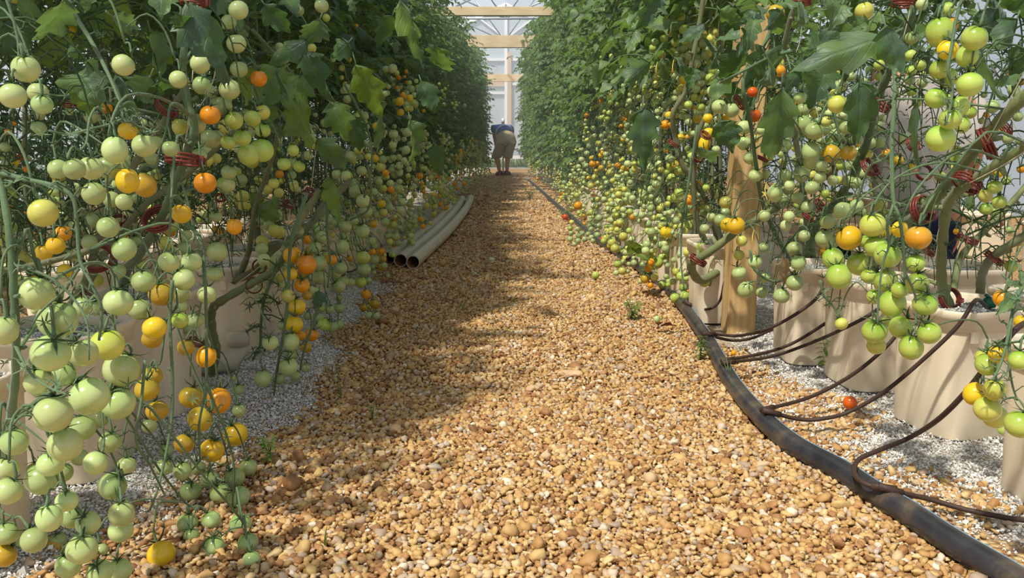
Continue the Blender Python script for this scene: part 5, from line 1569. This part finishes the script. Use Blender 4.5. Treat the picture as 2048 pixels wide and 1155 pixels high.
byreg = {}
for i in IND:
    t = TOM[i]; byreg.setdefault((region(*t['px']), FAM[t['c']]), []).append(i)
LAB = {}
for (k, fam), lst in byreg.items():
    lst.sort(key=lambda i: TOM[i]['px'][1])
    for n, i in enumerate(lst):
        where = REG[k][4]
        if len(lst) == 1: s = 'only %s tomato in the %s' % (fam, where)
        elif n == 0: s = 'highest %s tomato in the %s' % (fam, where)
        elif n == len(lst) - 1: s = 'lowest %s tomato in the %s' % (fam, where)
        else: s = '%s highest %s tomato in the %s' % (ORD[n], fam, where)
        LAB[i] = (s, 'tomatoes, ' + where)
for i in sorted(IND):
    t = TOM[i]; g = random.Random(i)
    long_ = t['c'] == 'y' and 1395 < t['px'][0] < 1440 and t['px'][1] < 300
    me = FRUIT_LONG if long_ else FRUIT_ME[g.randint(0, 5)]
    o = bpy.data.objects.new('tomato', me); COL.objects.link(o)
    o.location = t['p']; o.scale = (t['R'],) * 3
    o.rotation_mode = 'QUATERNION'
    from mathutils import Quaternion
    o.rotation_quaternion = t['up'].to_track_quat('Z', 'X') @ Quaternion((0, 0, 1), t['spin'])
    o.material_slots[0].link = 'OBJECT'; o.material_slots[0].material = M['fruit_' + t['c']]
    tag(o, LAB[i][0], 'tomato', LAB[i][1])
    c = bpy.data.objects.new('calyx', CALYX_ME[g.randint(0, 4)]); COL.objects.link(c)
    c.parent = o; c.location = (0, 0, .90 if not long_ else 1.28); c.scale = (g.uniform(1.05, 1.35),) * 3

# ------------------------------------------------------------------ all smaller tomatoes: one uncountable object
lowV, lowQ, lowT = fruit_arrays(3, 16, 10)
tinyV, tinyQ, tinyT = fruit_arrays(4, 9, 6)
MBV, MBQ, MBT, MBC = [], [], [], []
nv = 0
sm_cal = MB()


def small(p, R, c, g, hi):
    global nv
    V0, Q0, T0 = (lowV, lowQ, lowT) if hi else (tinyV, tinyQ, tinyT)
    Rm = np.array(Euler((g.gauss(0, .3), g.gauss(0, .3), g.uniform(0, 6))).to_matrix())
    body, sh = [np.array(v) for v in FRUIT[c]]
    f = np.clip((V0[:, 2] - .3) / .9, 0, 1)[:, None]
    MBC.append((body * (1 - f) + sh * f) * g.uniform(.85, 1.08))
    MBV.append(V0 @ Rm.T * R + np.array(p)); MBQ.append(Q0 + nv); MBT.append(T0 + nv); nv += len(V0)


for i, t in enumerate(TOM):
    if i in IND: continue
    g = random.Random(i)
    small(t['p'], t['R'], t['c'], g, t['r'] > 4)
    if t['r'] > 5:
        X = np.eye(4); X[:3, :3] = np.array(t['up'].to_track_quat('Z', 'X').to_matrix() @ Matrix.Rotation(g.uniform(0, 6), 3, 'Z')) * t['R']
        X[:3, 3] = t['p'] + t['up'] * t['R'] * .86
        calyx_mb(i, sm_cal, X)
g = random.Random(99)
COLS = 'pppppddddddwwwggyoar'


def hang(n, side, y0, y1, xw, zlo, zhi, dens=1.0):
    for k in range(n):
        y = y0 + (y1 - y0) * (g.random() ** 1.25)
        x = xw(y) + side * abs(g.gauss(0, .10))
        zt = g.uniform(zlo, zhi) if g.random() < .9 else g.uniform(zhi, zhi + .5)
        m = g.randint(3, 8); ripe = g.random()
        for q in range(m):
            R = g.uniform(.010, .019)
            z = zt - q * g.uniform(.018, .034)
            if z < R + .01: break
            c = g.choice('yoaowy') if (ripe < .07 or (q == 0 and g.random() < .07)) else g.choice('pppddddwwg')
            small((x + g.gauss(0, .02), y + g.gauss(0, .022), z), R, c, g, y < 5)


bul = lambda y: min(.2, max(0, (y - 8) * .025))
hang(270, 1, 3.2, 17.5, lambda y: .64 - bul(y), .12, 1.0)
hang(130, 1, 3.3, 10, lambda y: .58, .10, .45)
hang(70, 1, 2.9, 6, lambda y: .70, .7, 1.15)
hang(260, -1, 3.6, 17.5, lambda y: -.50 + bul(y), .12, .72)
hang(60, 1, 3.0, 6, lambda y: .70, .15, .75)
hang(36, -1, 1.9, 3.6, lambda y: -.62, .25, .72)
hang(60, -1, 1.5, 4.2, lambda y: -1.08, .25, .75)
hang(60, -1, 3.2, 7, lambda y: -2.5, .2, .9)
hang(40, 1, 4.6, 8, lambda y: 2.3, .2, 1.1)
hang(22, 1, 2.2, 3.0, lambda y: .86, .35, .85)
me = np_mesh('small_tomatoes', np.concatenate(MBV), np.concatenate(MBQ), np.concatenate(MBT), [M['fruit_small']], cols=np.concatenate(MBC))
o = link('small_tomatoes', me); tag(o, 'all the smaller green, yellow and orange tomatoes hanging farther along both rows', 'tomatoes', kind='stuff')
o2 = sm_cal.build('calyx', M['calyx'], o)

# fallen fruit on the ground
for (x, y, rp, c, lab) in ((1699, 811, 13, 'r', 'fallen orange red tomato lying on the ground in front of the buckets'), (1191, 553, 8, 'g', 'small fallen green tomato lying alone on the gravel path'),
                           (1314, 641, 7, 'p', 'small pale fallen tomato in sunlit gravel near the hose'), (1467, 709, 5, 'o', 'tiny fallen orange tomato right beside the black hose')):
    p = G(x, y + rp * .8); R = rp * (p - CAM).length / F
    o = bpy.data.objects.new('tomato', FRUIT_ME[1]); COL.objects.link(o)
    o.location = (p.x, p.y, R * .95 + .004); o.scale = (R,) * 3; o.rotation_euler = (1.3, .4, x)
    o.material_slots[0].link = 'OBJECT'; o.material_slots[0].material = M['fruit_' + c]
    tag(o, lab, 'tomato', 'fallen tomatoes')
p = G(1352, 665)
mb = MB()
V, Q, U = leaflet_arrays(.07, .05, 4, 8, .8, .3)
mb.add(V, Q, uv=U)
o = mb.build('fallen_leaf', M['clip'], None, loc=(p.x, p.y, .022), rot=(.2, .1, 1.2)); tag(o, 'dry red brown fallen leaf on white perlite left of the hose', 'leaf')

# yellow tomato flowers
for k, (x, y, d) in enumerate(((1530, 388, 2.2), (1505, 483, 2.2), (1345, 143, 2.6), (1312, 148, 2.7))):
    mb = MB(); X = np.eye(4); X[:3, :3] = np.array(Euler((.9, .4 * k, k)).to_matrix()) * .014; X[:3, 3] = P(x, y, d)
    calyx_mb(900 + k, mb, X, -.1); mb.tube([P(x, y, d), P(x, y - 12, d + .01), P(x + 3, y - 24, d + .04)], .0012, 5)
    attach(mb, 'flower', M['flower'], owner(P(x, y, d)))

# ------------------------------------------------------------------ red vine clips and white support strings
def ring_mesh(seed):
    mb = MB(); n = 26
    for off in (-.24, .0, .24):
        pts = [(math.cos(2 * PI * i / n * .93) * (1.0 + .02 * math.sin(i)), math.sin(2 * PI * i / n * .93), off) for i in range(n + 1)]
        mb.tube(pts, .09, 6)
    for i in range(0, n, 4):
        a = 2 * PI * i / n * .93
        mb.beam((math.cos(a) * .98, math.sin(a) * .98, -.27), (math.cos(a) * .98, math.sin(a) * .98, .27), .10, .13)
    ring = mb.mesh('ring', M['clip'])
    m2 = MB(); a = 2 * PI * .965
    m2.box((.86, -.34, -.30), (1.22, -.06, .30)); m2.box((.90, -.10, -.22), (1.34, .10, .22))
    return ring, m2.mesh('latch', M['clip'], smooth=False)


RING, LATCH = ring_mesh(0)
CLIPS = [  # px, py, ring radius px, distance, tilt(x, y, z), words
    (333, 214, 20, 1.60, (1.1, .7, .3), 'on the leaning stem behind the thick left stem, high up'), (366, 318, 30, 1.43, (1.72, .12, .2), 'gripping the thick left stem, seen edge-on'), (317, 437, 27, 1.55, (.95, -.45, .4), 'gripping the slanting lower part of the thick left stem'),
    (192, 514, 27, 1.56, (.7, .3, .2), 'around the lower end of the stem behind the left strand'), (139, 207, 13, 1.7, (1.3, .2, 0), 'on a dark stem under the pale upper left leaf'), (386, 2, 22, 1.42, (1.65, .1, .1), 'at the very top of the thick left stem'),
    (519, 532, 13, 2.32, (.2, -.5, .2), 'on the upper of two branches by the left bucket rim'), (508, 570, 15, 2.10, (.3, -.6, .5), 'on the pale bent branch in front of the left bucket'), (393, 683, 14, 1.9, (1.4, .4, .2), 'low down before the left bucket front'),
    (441, 395, 9, 2.0, (.8, .3, 0), 'beside the small fruit above the left bucket'), (175, 592, 14, 1.55, (1.3, .3, .4), 'at the left stem foot among large fruit'), (622, 385, 12, 2.15, (1.2, .6, 0), 'behind the top of the orange and yellow strand'), (238, 440, 13, 1.7, (1.0, .2, 0), 'between the two left stems'),
    (578, 408, 11, 2.4, (1.2, .4, .2), 'below the left leaf canopy'),
    (1753, 207, 25, 2.12, (1.25, .35, .5), 'around the thick upright stem left of the kneeling person'), (1826, 288, 13, 1.95, (.5, .5, .2), 'open ring hanging before the kneeling back'), (1848, 345, 14, 1.95, (.4, -.3, .2), 'small ring below the open one before the kneeling back'),
    (1973, 284, 25, 1.66, (1.0, 1.0, .2), 'on the upper of two slanting thick stems'), (1934, 365, 24, 1.67, (1.3, .6, .7), 'on the lower of two slanting thick stems'), (1678, 136, 12, 2.1, (1.3, .2, .2), 'among dark leaves below the long grey leaf'),
    (1806, 5, 20, 2.0, (1.6, .1, .1), 'at the top edge on the thick right stem'), (1602, 2, 15, 2.3, (1.6, .2, .1), 'at the top edge on the thinner right stem'), (1740, 334, 17, 2.22, (.7, .5, .2), 'low on the upright stem left of the kneeling person'),
    (1845, 419, 24, 1.86, (.35, .5, .3), 'large open ring above the orange topped tomato'), (1640, 411, 14, 2.45, (.9, .7, .3), 'on the stem over the bucket right of the post'), (1616, 434, 13, 2.5, (1.0, .5, .6), 'just below another ring over the bucket right of the post'),
    (1900, 597, 19, 1.86, (.35, .1, .2), 'ring lying at the stem foot on the perlite'), (1934, 478, 17, 1.98, (1.4, .3, .2), 'beside the string behind the nearest thick stem'), (1988, 516, 17, 1.76, (1.1, .5, .5), 'on the stem bending over the buckets at the right edge'),
    (1994, 445, 9, 2.1, (.7, .3, 0), 'small one in front of the far right bucket'), (1857, 499, 14, 2.0, (1.0, .4, .2), 'under the orange topped tomato'), (1396, 520, 17, 2.7, (1.1, .3, .8), 'at the cut end of the pale stem left of the post'),
    (1348, 287, 12, 2.94, (1.2, .5, .3), 'on the crooked stem left of the post'), (1396, 312, 12, 2.93, (.5, .3, .2), 'open ring just left of the post'), (1478, 204, 14, 2.3, (.8, .7, .5), 'above the pale pair of tomatoes before the post'),
    (1524, 317, 10, 2.4, (1.3, .4, .2), 'right of the post at mid height'), (1410, 270, 10, 2.7, (.9, .4, .2), 'near the yellow tomatoes left of the post'), (2010, 255, 14, 1.7, (1.1, .8, .4), 'on the slanting stem close to the right edge'),
]
for k, (x, y, rp, d, rot, words_) in enumerate(CLIPS):
    p = P(x, y, d); R = rp * (p - CAM).length / F
    root = empty('vine_clip', p); root.rotation_euler = (1.57 - rot[0], rot[1], rot[2]); root.scale = (R,) * 3
    link('ring', RING, root); link('latch', LATCH, root)
    tag(root, 'red plastic vine clip ' + words_, 'clip', 'vine clips')

STR = [  # points along each string
    ([(396, -20, 1.46), (393, 60, 1.46), (388, 118, 1.46), (384, 162, 1.45)], 'white string running down beside the top of the thick left stem'),
    ([(333, 438, 1.57), (318, 480, 1.6), (290, 545, 1.7), (272, 598, 1.85)], 'white string running from the slanting left stem down to the bucket'),
    ([(378, 250, 1.45), (366, 300, 1.44)], 'short white string just above the edge-on red clip'),
    ([(433, 130, 1.6), (425, 165, 1.6), (405, 205, 1.6), (380, 232, 1.6)], 'thin pale string curving right of the thick left stem'),
    ([(582, 410, 2.4), (566, 490, 2.3), (520, 532, 2.3), (470, 570, 2.2)], 'white string slanting down to the branches at the left bucket'),
    ([(640, 270, 2.4), (632, 300, 2.4), (622, 380, 2.4)], 'white string hanging under the left leaf canopy'),
    ([(250, 380, 1.7), (240, 470, 1.7), (200, 540, 1.6)], 'white string between the two leaning left stems'),
    ([(1632, 214, 2.1), (1640, 250, 2.1), (1652, 290, 2.1)], 'white string hanging left of the upright right stem'),
    ([(1971, 95, 1.6), (1988, 140, 1.62), (2004, 188, 1.64)], 'white string above the two slanting right stems'),
    ([(2060, 120, 1.55), (2030, 180, 1.58), (1975, 282, 1.63)], 'white string running along the upper slanting right stem'),
    ([(2060, 296, 1.52), (2000, 334, 1.58), (1938, 366, 1.64)], 'white string running along the lower slanting right stem'),
    ([(1812, 195, 1.95), (1820, 240, 1.95), (1826, 285, 1.94)], 'white string above the open ring before the kneeling back'),
    ([(1840, 292, 1.95), (1855, 330, 1.96), (1872, 368, 1.98)], 'white string below the open ring before the kneeling back'),
    ([(1948, 385, 1.7), (1944, 440, 1.76), (1930, 500, 1.83), (1915, 570, 1.87)], 'pale string dropping to the bucket beside the nearest thick stem'),
    ([(1823, -10, 1.98), (1818, 30, 1.98), (1806, 78, 1.99)], 'brownish string beside the top of the thick right stem'),
    ([(1786, 155, 2.02), (1775, 200, 2.04), (1762, 236, 2.08)], 'brownish string crossing the clip left of the kneeling person'),
    ([(2020, 230, 1.9), (2035, 262, 1.9), (2060, 300, 1.9)], 'white string at the right edge behind the slanting stems'),
    ([(1608, 20, 2.28), (1600, 80, 2.3), (1592, 105, 2.3)], 'pale string hanging at the top right of the post'),
]
for pts, lab in STR:
    c = [Vector(v) for v in curve([tuple(P(*q)) for q in pts], 5)]
    mb = MB(); mb.tube(c, .0011, 5)
    o = mb.build('support_string', M['string']); tag(o, lab, 'string', 'support strings')

# ------------------------------------------------------------------ people
M['skin'] = plain('skin', srgb(196, 140, 108), .55, .3, .06, 20)
M['shirt_blue'] = plain('shirt_blue', srgb(80, 112, 196), .8, .2, .12, 14, .25, 30)
M['shorts'] = plain('shorts_khaki', srgb(182, 166, 136), .85, .2, .22, 26, .3, 30)
M['band'] = plain('waistband_pale', srgb(176, 184, 214), .8, .2)
M['sandal'] = plain('sandal_brown', srgb(88, 50, 38), .6, .3, .2, 40)
M['shirt_grey'] = plain('shirt_grey', srgb(176, 168, 162), .85, .15, .06, 9, .5, 16)
M['jeans'] = plain('trousers_navy', srgb(34, 40, 66), .85, .15, .2, 60)
M['hair'] = plain('hair_brown', srgb(84, 62, 48), .6, .3, .25, 90)


def skin(name, verts, edges, rad, mat, root=0, parent=None, sub=2):
    me = bpy.data.meshes.new(name); me.from_pydata([tuple(v) for v in verts], edges, []); me.materials.append(mat)
    o = link(name, me, parent)
    md = o.modifiers.new('skin', 'SKIN'); md.use_smooth_shade = True
    for i, v in enumerate(me.skin_vertices[0].data):
        rr = rad[i]
        v.radius = rr if hasattr(rr, '__len__') else (rr, rr); v.use_root = (i == root)
    s = o.modifiers.new('sub', 'SUBSURF'); s.levels = sub; s.render_levels = sub
    # freeze to a plain mesh
    dg = bpy.context.evaluated_depsgraph_get(); dg.update()
    nm = bpy.data.meshes.new_from_object(o.evaluated_get(dg)); nm.materials.clear(); nm.materials.append(mat)
    o.modifiers.clear(); o.data = nm
    for p in nm.polygons: p.use_smooth = True
    return o


def chain_body(name, chains, mat, parent=None, rootkey=None, sub=2):
    """chains: lists of (key, xyz, radius); shared keys join"""
    keys = {}; V = []; R = []; E_ = []
    for ch in chains:
        prev = None
        for it in ch:
            if isinstance(it, str): k = it
            else:
                k = it[0]
                if k not in keys: keys[k] = len(V); V.append(Vector(it[1])); R.append(it[2])
            if prev is not None: E_.append((keys[prev], keys[k]))
            prev = k
    return skin(name, V, E_, R, mat, keys[rootkey] if rootkey else 0, parent, sub)


# -- bending person at the far end
FD = G(1005, 352).y


def Q_(cx, cy, dd=0.0):
    """close-up crop position -> 3D at the person's distance"""
    return P(960 + cx * 100 / 722, 210 + cy * 160 / 1155, FD + dd)


hipL, hipR = Q_(330, 560), Q_(425, 560)
knL, knR = Q_(235, 735, .06), Q_(402, 735, .05)
anL, anR = Q_(283, 955), Q_(388, 955)
ftz = .05
pel = Q_(382, 455)
ch = Q_(300, 335, .42); nk = Q_(268, 345, .60); hd = Q_(262, 385, .72)
shL, shR = Q_(222, 335, .45), Q_(440, 350, .52)
elL, elR = Q_(205, 440, .46), Q_(470, 450, .60)
wrL, wrR = Q_(222, 540, .50), Q_(455, 545, .66)
body = chain_body('person', [
    [('pel', pel, .085), ('ab', pel.lerp(ch, .5) + Vector((0, 0, .03)), .10), ('ch', ch, .14), ('nk', nk, .06), ('hd0', nk.lerp(hd, .5), .075), ('hd', hd, .095), ('hd2', hd + Vector((0, .06, -.07)), .075), ('hd3', hd + Vector((0, .06, -.13)), .045)],
    ['pel', ('hl', hipL, .06), ('tl', hipL.lerp(knL, .5), .075), ('kl', knL, .06), ('cl', knL.lerp(anL, .35) + Vector((0, -.03, 0)), .058), ('al', anL, .036), ('fl', (anL.x - .01, anL.y - .03, ftz + .01), .04), ('fl2', (anL.x - .04, anL.y + .09, .045), .036), ('fl3', (anL.x - .05, anL.y + .17, .04), .028)],
    ['pel', ('hr', hipR, .06), ('tr', hipR.lerp(knR, .5), .075), ('kr', knR, .06), ('cr', knR.lerp(anR, .35) + Vector((0, -.03, 0)), .058), ('ar', anR, .036), ('fr', (anR.x + .01, anR.y - .03, ftz + .01), .04), ('fr2', (anR.x + .04, anR.y + .09, .045), .036), ('fr3', (anR.x + .05, anR.y + .17, .04), .028)],
    ['ch', ('sl', shL, .065), ('ul', shL.lerp(elL, .5), .05), ('el', elL, .042), ('wl', wrL, .03), ('pl', wrL + Vector((.0, .04, -.07)), .034)],
    ['ch', ('sr', shR, .065), ('ur', shR.lerp(elR, .5), .05), ('er', elR, .042), ('wr', wrR, .03), ('pr', wrR + Vector((.0, .04, -.07)), .034)],
], M['skin'], None, 'pel')
tag(body, 'person in blue shirt and khaki shorts bending over at the far path end', 'person')
chain_body('shirt', [
    [('pel', pel + (ch - pel).normalized() * .10 + Vector((0, 0, .012)), (.158, .156)), ('ab', pel.lerp(ch, .5) + Vector((0, 0, .035)), (.16, .15)), ('ch', ch + Vector((0, 0, .01)), (.165, .16)), ('nk', nk.lerp(ch, .35), .10)],
    ['ch', ('sl', shL, .09), ('ul', shL.lerp(elL, .7), .075)],
    ['ch', ('sr', shR, .09), ('ur', shR.lerp(elR, .7), .075)]], M['shirt_blue'], body, 'pel')
chain_body('shorts', [
    [('w', pel + (ch - pel).normalized() * .17 + Vector((0, 0, .01)), .172), ('pel', pel + Vector((0, -.02, -.02)), .17), ('cr', pel + Vector((0, -.02, -.15)), .13)],
    ['pel', ('hl', hipL + Vector((-.03, 0, .02)), .125), ('tl', hipL.lerp(knL, .5), .118), ('kl', knL + Vector((0, 0, .0)), .115), ('kl2', knL + Vector((.005, 0, -.06)), .118)],
    ['pel', ('hr', hipR + Vector((.03, 0, .02)), .125), ('tr', hipR.lerp(knR, .5), .112), ('kr', knR + Vector((0, 0, .0)), .105), ('kr2', knR + Vector((0, 0, -.06)), .108)]], M['shorts'], body, 'pel')
wa = pel + (ch - pel) * .20 + Vector((0, 0, .035))
mwb = MB(); dw = (ch - pel).normalized(); xw = dw.cross(Vector((0, 0, 1))).normalized(); yw = xw.cross(dw)
wc = pel + dw * .185 + Vector((0, 0, .012))
mwb.tube([wc + xw * (.162 * math.cos(2 * PI * q / 24)) + yw * (.162 * math.sin(2 * PI * q / 24)) for q in range(25)], .022, 8, cap=False)
mwb.build('waistband', M['band'], body)
chain_body('hair', [[('a', hd + Vector((0, -.02, .02)), .10), ('b', hd + Vector((0, .03, -.01)), .098)]], M['hair'], body, 'a')
for sgn, an in ((-1, anL), (1, anR)):
    m = MB()
    prof = [(-.045, -.09), (.045, -.09), (.052, .02), (.05, .13), (.02, .19), (-.02, .19), (-.05, .13), (-.052, .02)]
    n = len(prof); cz, sz = math.cos(-sgn * .3), math.sin(-sgn * .3)
    pts = [(an.x + x * cz - y * sz, an.y + x * sz + y * cz) for x, y in prof]
    m.add([(x, y, .004) for x, y in pts] + [(x, y, .026) for x, y in pts], [(j, (j + 1) % n, n + (j + 1) % n, n + j) for j in range(n)], [(n, n + j, n + j + 1) for j in range(1, n - 1)] + [(0, j + 1, j) for j in range(1, n - 1)])
    for yy, zz in ((.09, .075), (-.055, .09), (.02, .085)):
        c = []
        for q in range(9):
            a = PI * q / 8; x = .055 * math.cos(a)
            c.append((an.x + x * cz - yy * sz, an.y + x * sz + yy * cz, .018 + zz * math.sin(a)))
        m.tube(c, .011, 6)
    m.build('sandal', M['sandal'], body, smooth=False)

# -- kneeling person behind the right row, seen from behind
KX, KY = 1.66, 3.42
kb = lambda x, y, z: Vector((KX + x, KY + y, z))
body = chain_body('person', [
    [('pel', kb(0, 0, .27), .15), ('ab', kb(.01, .03, .46), .13), ('ch', kb(.02, .07, .68), .15), ('nk', kb(.03, .24, .86), .056), ('hd0', kb(.03, .33, .87), .078), ('hd', kb(.03, .40, .86), .098), ('hd2', kb(.03, .45, .84), .085)],
    ['pel', ('hl', kb(-.10, .05, .24), .11), ('kl', kb(-.15, .42, .10), .07), ('sl_', kb(-.13, .16, .065), .058), ('al', kb(-.11, -.02, .06), .04), ('tl_', kb(-.10, -.16, .05), .035)],
    ['pel', ('hr', kb(.10, .05, .24), .11), ('kr', kb(.15, .42, .10), .07), ('sr_', kb(.13, .16, .065), .058), ('ar', kb(.11, -.02, .06), .04), ('tr_', kb(.10, -.16, .05), .035)],
    ['ch', ('shl', kb(-.20, .09, .78), .07), ('ul', kb(-.27, .14, .64), .052), ('el', kb(-.30, .20, .50), .043), ('fl', kb(-.24, .34, .52), .036), ('wl', kb(-.18, .44, .55), .029), ('pl', kb(-.15, .52, .57), .035)],
    ['ch', ('shr', kb(.22, .09, .77), .07), ('ur', kb(.28, .13, .64), .052), ('er', kb(.30, .19, .51), .043), ('fr', kb(.24, .33, .52), .036), ('wr', kb(.18, .43, .55), .029), ('pr', kb(.14, .51, .57), .035)],
], M['skin'], None, 'pel')
tag(body, 'person in pale grey shirt kneeling behind the right row, back to the viewer', 'person')
chain_body('shirt', [
    [('pel', kb(0, -.01, .29), (.185, .16)), ('ab', kb(.01, .03, .46), (.175, .15)), ('ch', kb(.02, .07, .70), (.20, .165)), ('nk', kb(.03, .13, .86), .12)],
    ['ch', ('shl', kb(-.20, .09, .77), .10), ('ul', kb(-.265, .13, .62), .088)],
    ['ch', ('shr', kb(.22, .09, .76), .10), ('ur', kb(.28, .13, .62), .088)]], M['shirt_grey'], body, 'ch')
chain_body('trousers', [
    [('w', kb(0, 0, .30), .15), ('pel', kb(0, -.02, .23), .165)],
    ['pel', ('hl', kb(-.11, .05, .22), .125), ('kl', kb(-.155, .42, .105), .09), ('sl_', kb(-.135, .16, .085), .075), ('al', kb(-.115, .0, .075), .062)],
    ['pel', ('hr', kb(.11, .05, .22), .125), ('kr', kb(.155, .42, .105), .09), ('sr_', kb(.135, .16, .085), .075), ('ar', kb(.115, .0, .075), .062)]], M['jeans'], body, 'pel')
chain_body('hair', [[('a', kb(.03, .37, .90), .102), ('b', kb(.03, .43, .89), .104)]], M['hair'], body, 'a')
# ------------------------------------------------------------------ added haze volume, pales the far rows like lens bloom
t = NT('bloom_haze')
v = t.n('VolumeScatter', {'Color': (.96, .98, 1, 1), 'Density': .014, 'Anisotropy': .2})
t.t.links.new(v.outputs[0], t.out.inputs['Volume'])
mb = MB(); mb.box((-4.4, 3.0, .02), (4.4, YE - .2, 2.1))
o = mb.build('haze', t.m, smooth=False); tag(o, 'thin added haze paling the far greenhouse like lens bloom', 'haze', kind='stuff')
# ------------------------------------------------------------------ daylight
w = bpy.data.worlds.new('sky'); SC.world = w; w.use_nodes = True
nt = w.node_tree; nt.nodes.clear()
wo = nt.nodes.new('ShaderNodeOutputWorld'); bg = nt.nodes.new('ShaderNodeBackground'); sk = nt.nodes.new('ShaderNodeTexSky')
SUN_EL, SUN_AZ = math.radians(58), math.radians(-139)     # azimuth measured from +Y towards +X
sk.sky_type = 'HOSEK_WILKIE'; sk.turbidity = 5.0; sk.ground_albedo = .35
sd = Vector((math.cos(SUN_EL) * math.sin(SUN_AZ), math.cos(SUN_EL) * math.cos(SUN_AZ), math.sin(SUN_EL)))
sk.sun_direction = sd
hs = nt.nodes.new('ShaderNodeHueSaturation'); hs.inputs['Saturation'].default_value = .45
nt.links.new(sk.outputs[0], hs.inputs['Color']); nt.links.new(hs.outputs[0], bg.inputs['Color']); bg.inputs['Strength'].default_value = 2.9
nt.links.new(bg.outputs[0], wo.inputs['Surface'])
ld = bpy.data.lights.new('sun', 'SUN'); ld.energy = 5.2; ld.angle = math.radians(2.2); ld.color = (1.0, .96, .86)
lo = bpy.data.objects.new('sun', ld); COL.objects.link(lo)
lo.rotation_euler = sd.to_track_quat('Z', 'Y').to_euler()

SC.view_settings.view_transform = 'Standard'
SC.view_settings.look = 'None'
SC.view_settings.gamma = 1.0
SC.view_settings.use_curve_mapping = False
SC.view_settings.exposure = 0.14
SC.cycles.use_denoising = True
SC.cycles.max_bounces = 7
SC.cycles.diffuse_bounces = 3
SC.cycles.glossy_bounces = 2
SC.cycles.transmission_bounces = 4
SC.cycles.transparent_max_bounces = 12
SC.cycles.caustics_reflective = False
SC.cycles.caustics_refractive = False
SC.cycles.sample_clamp_indirect = 6
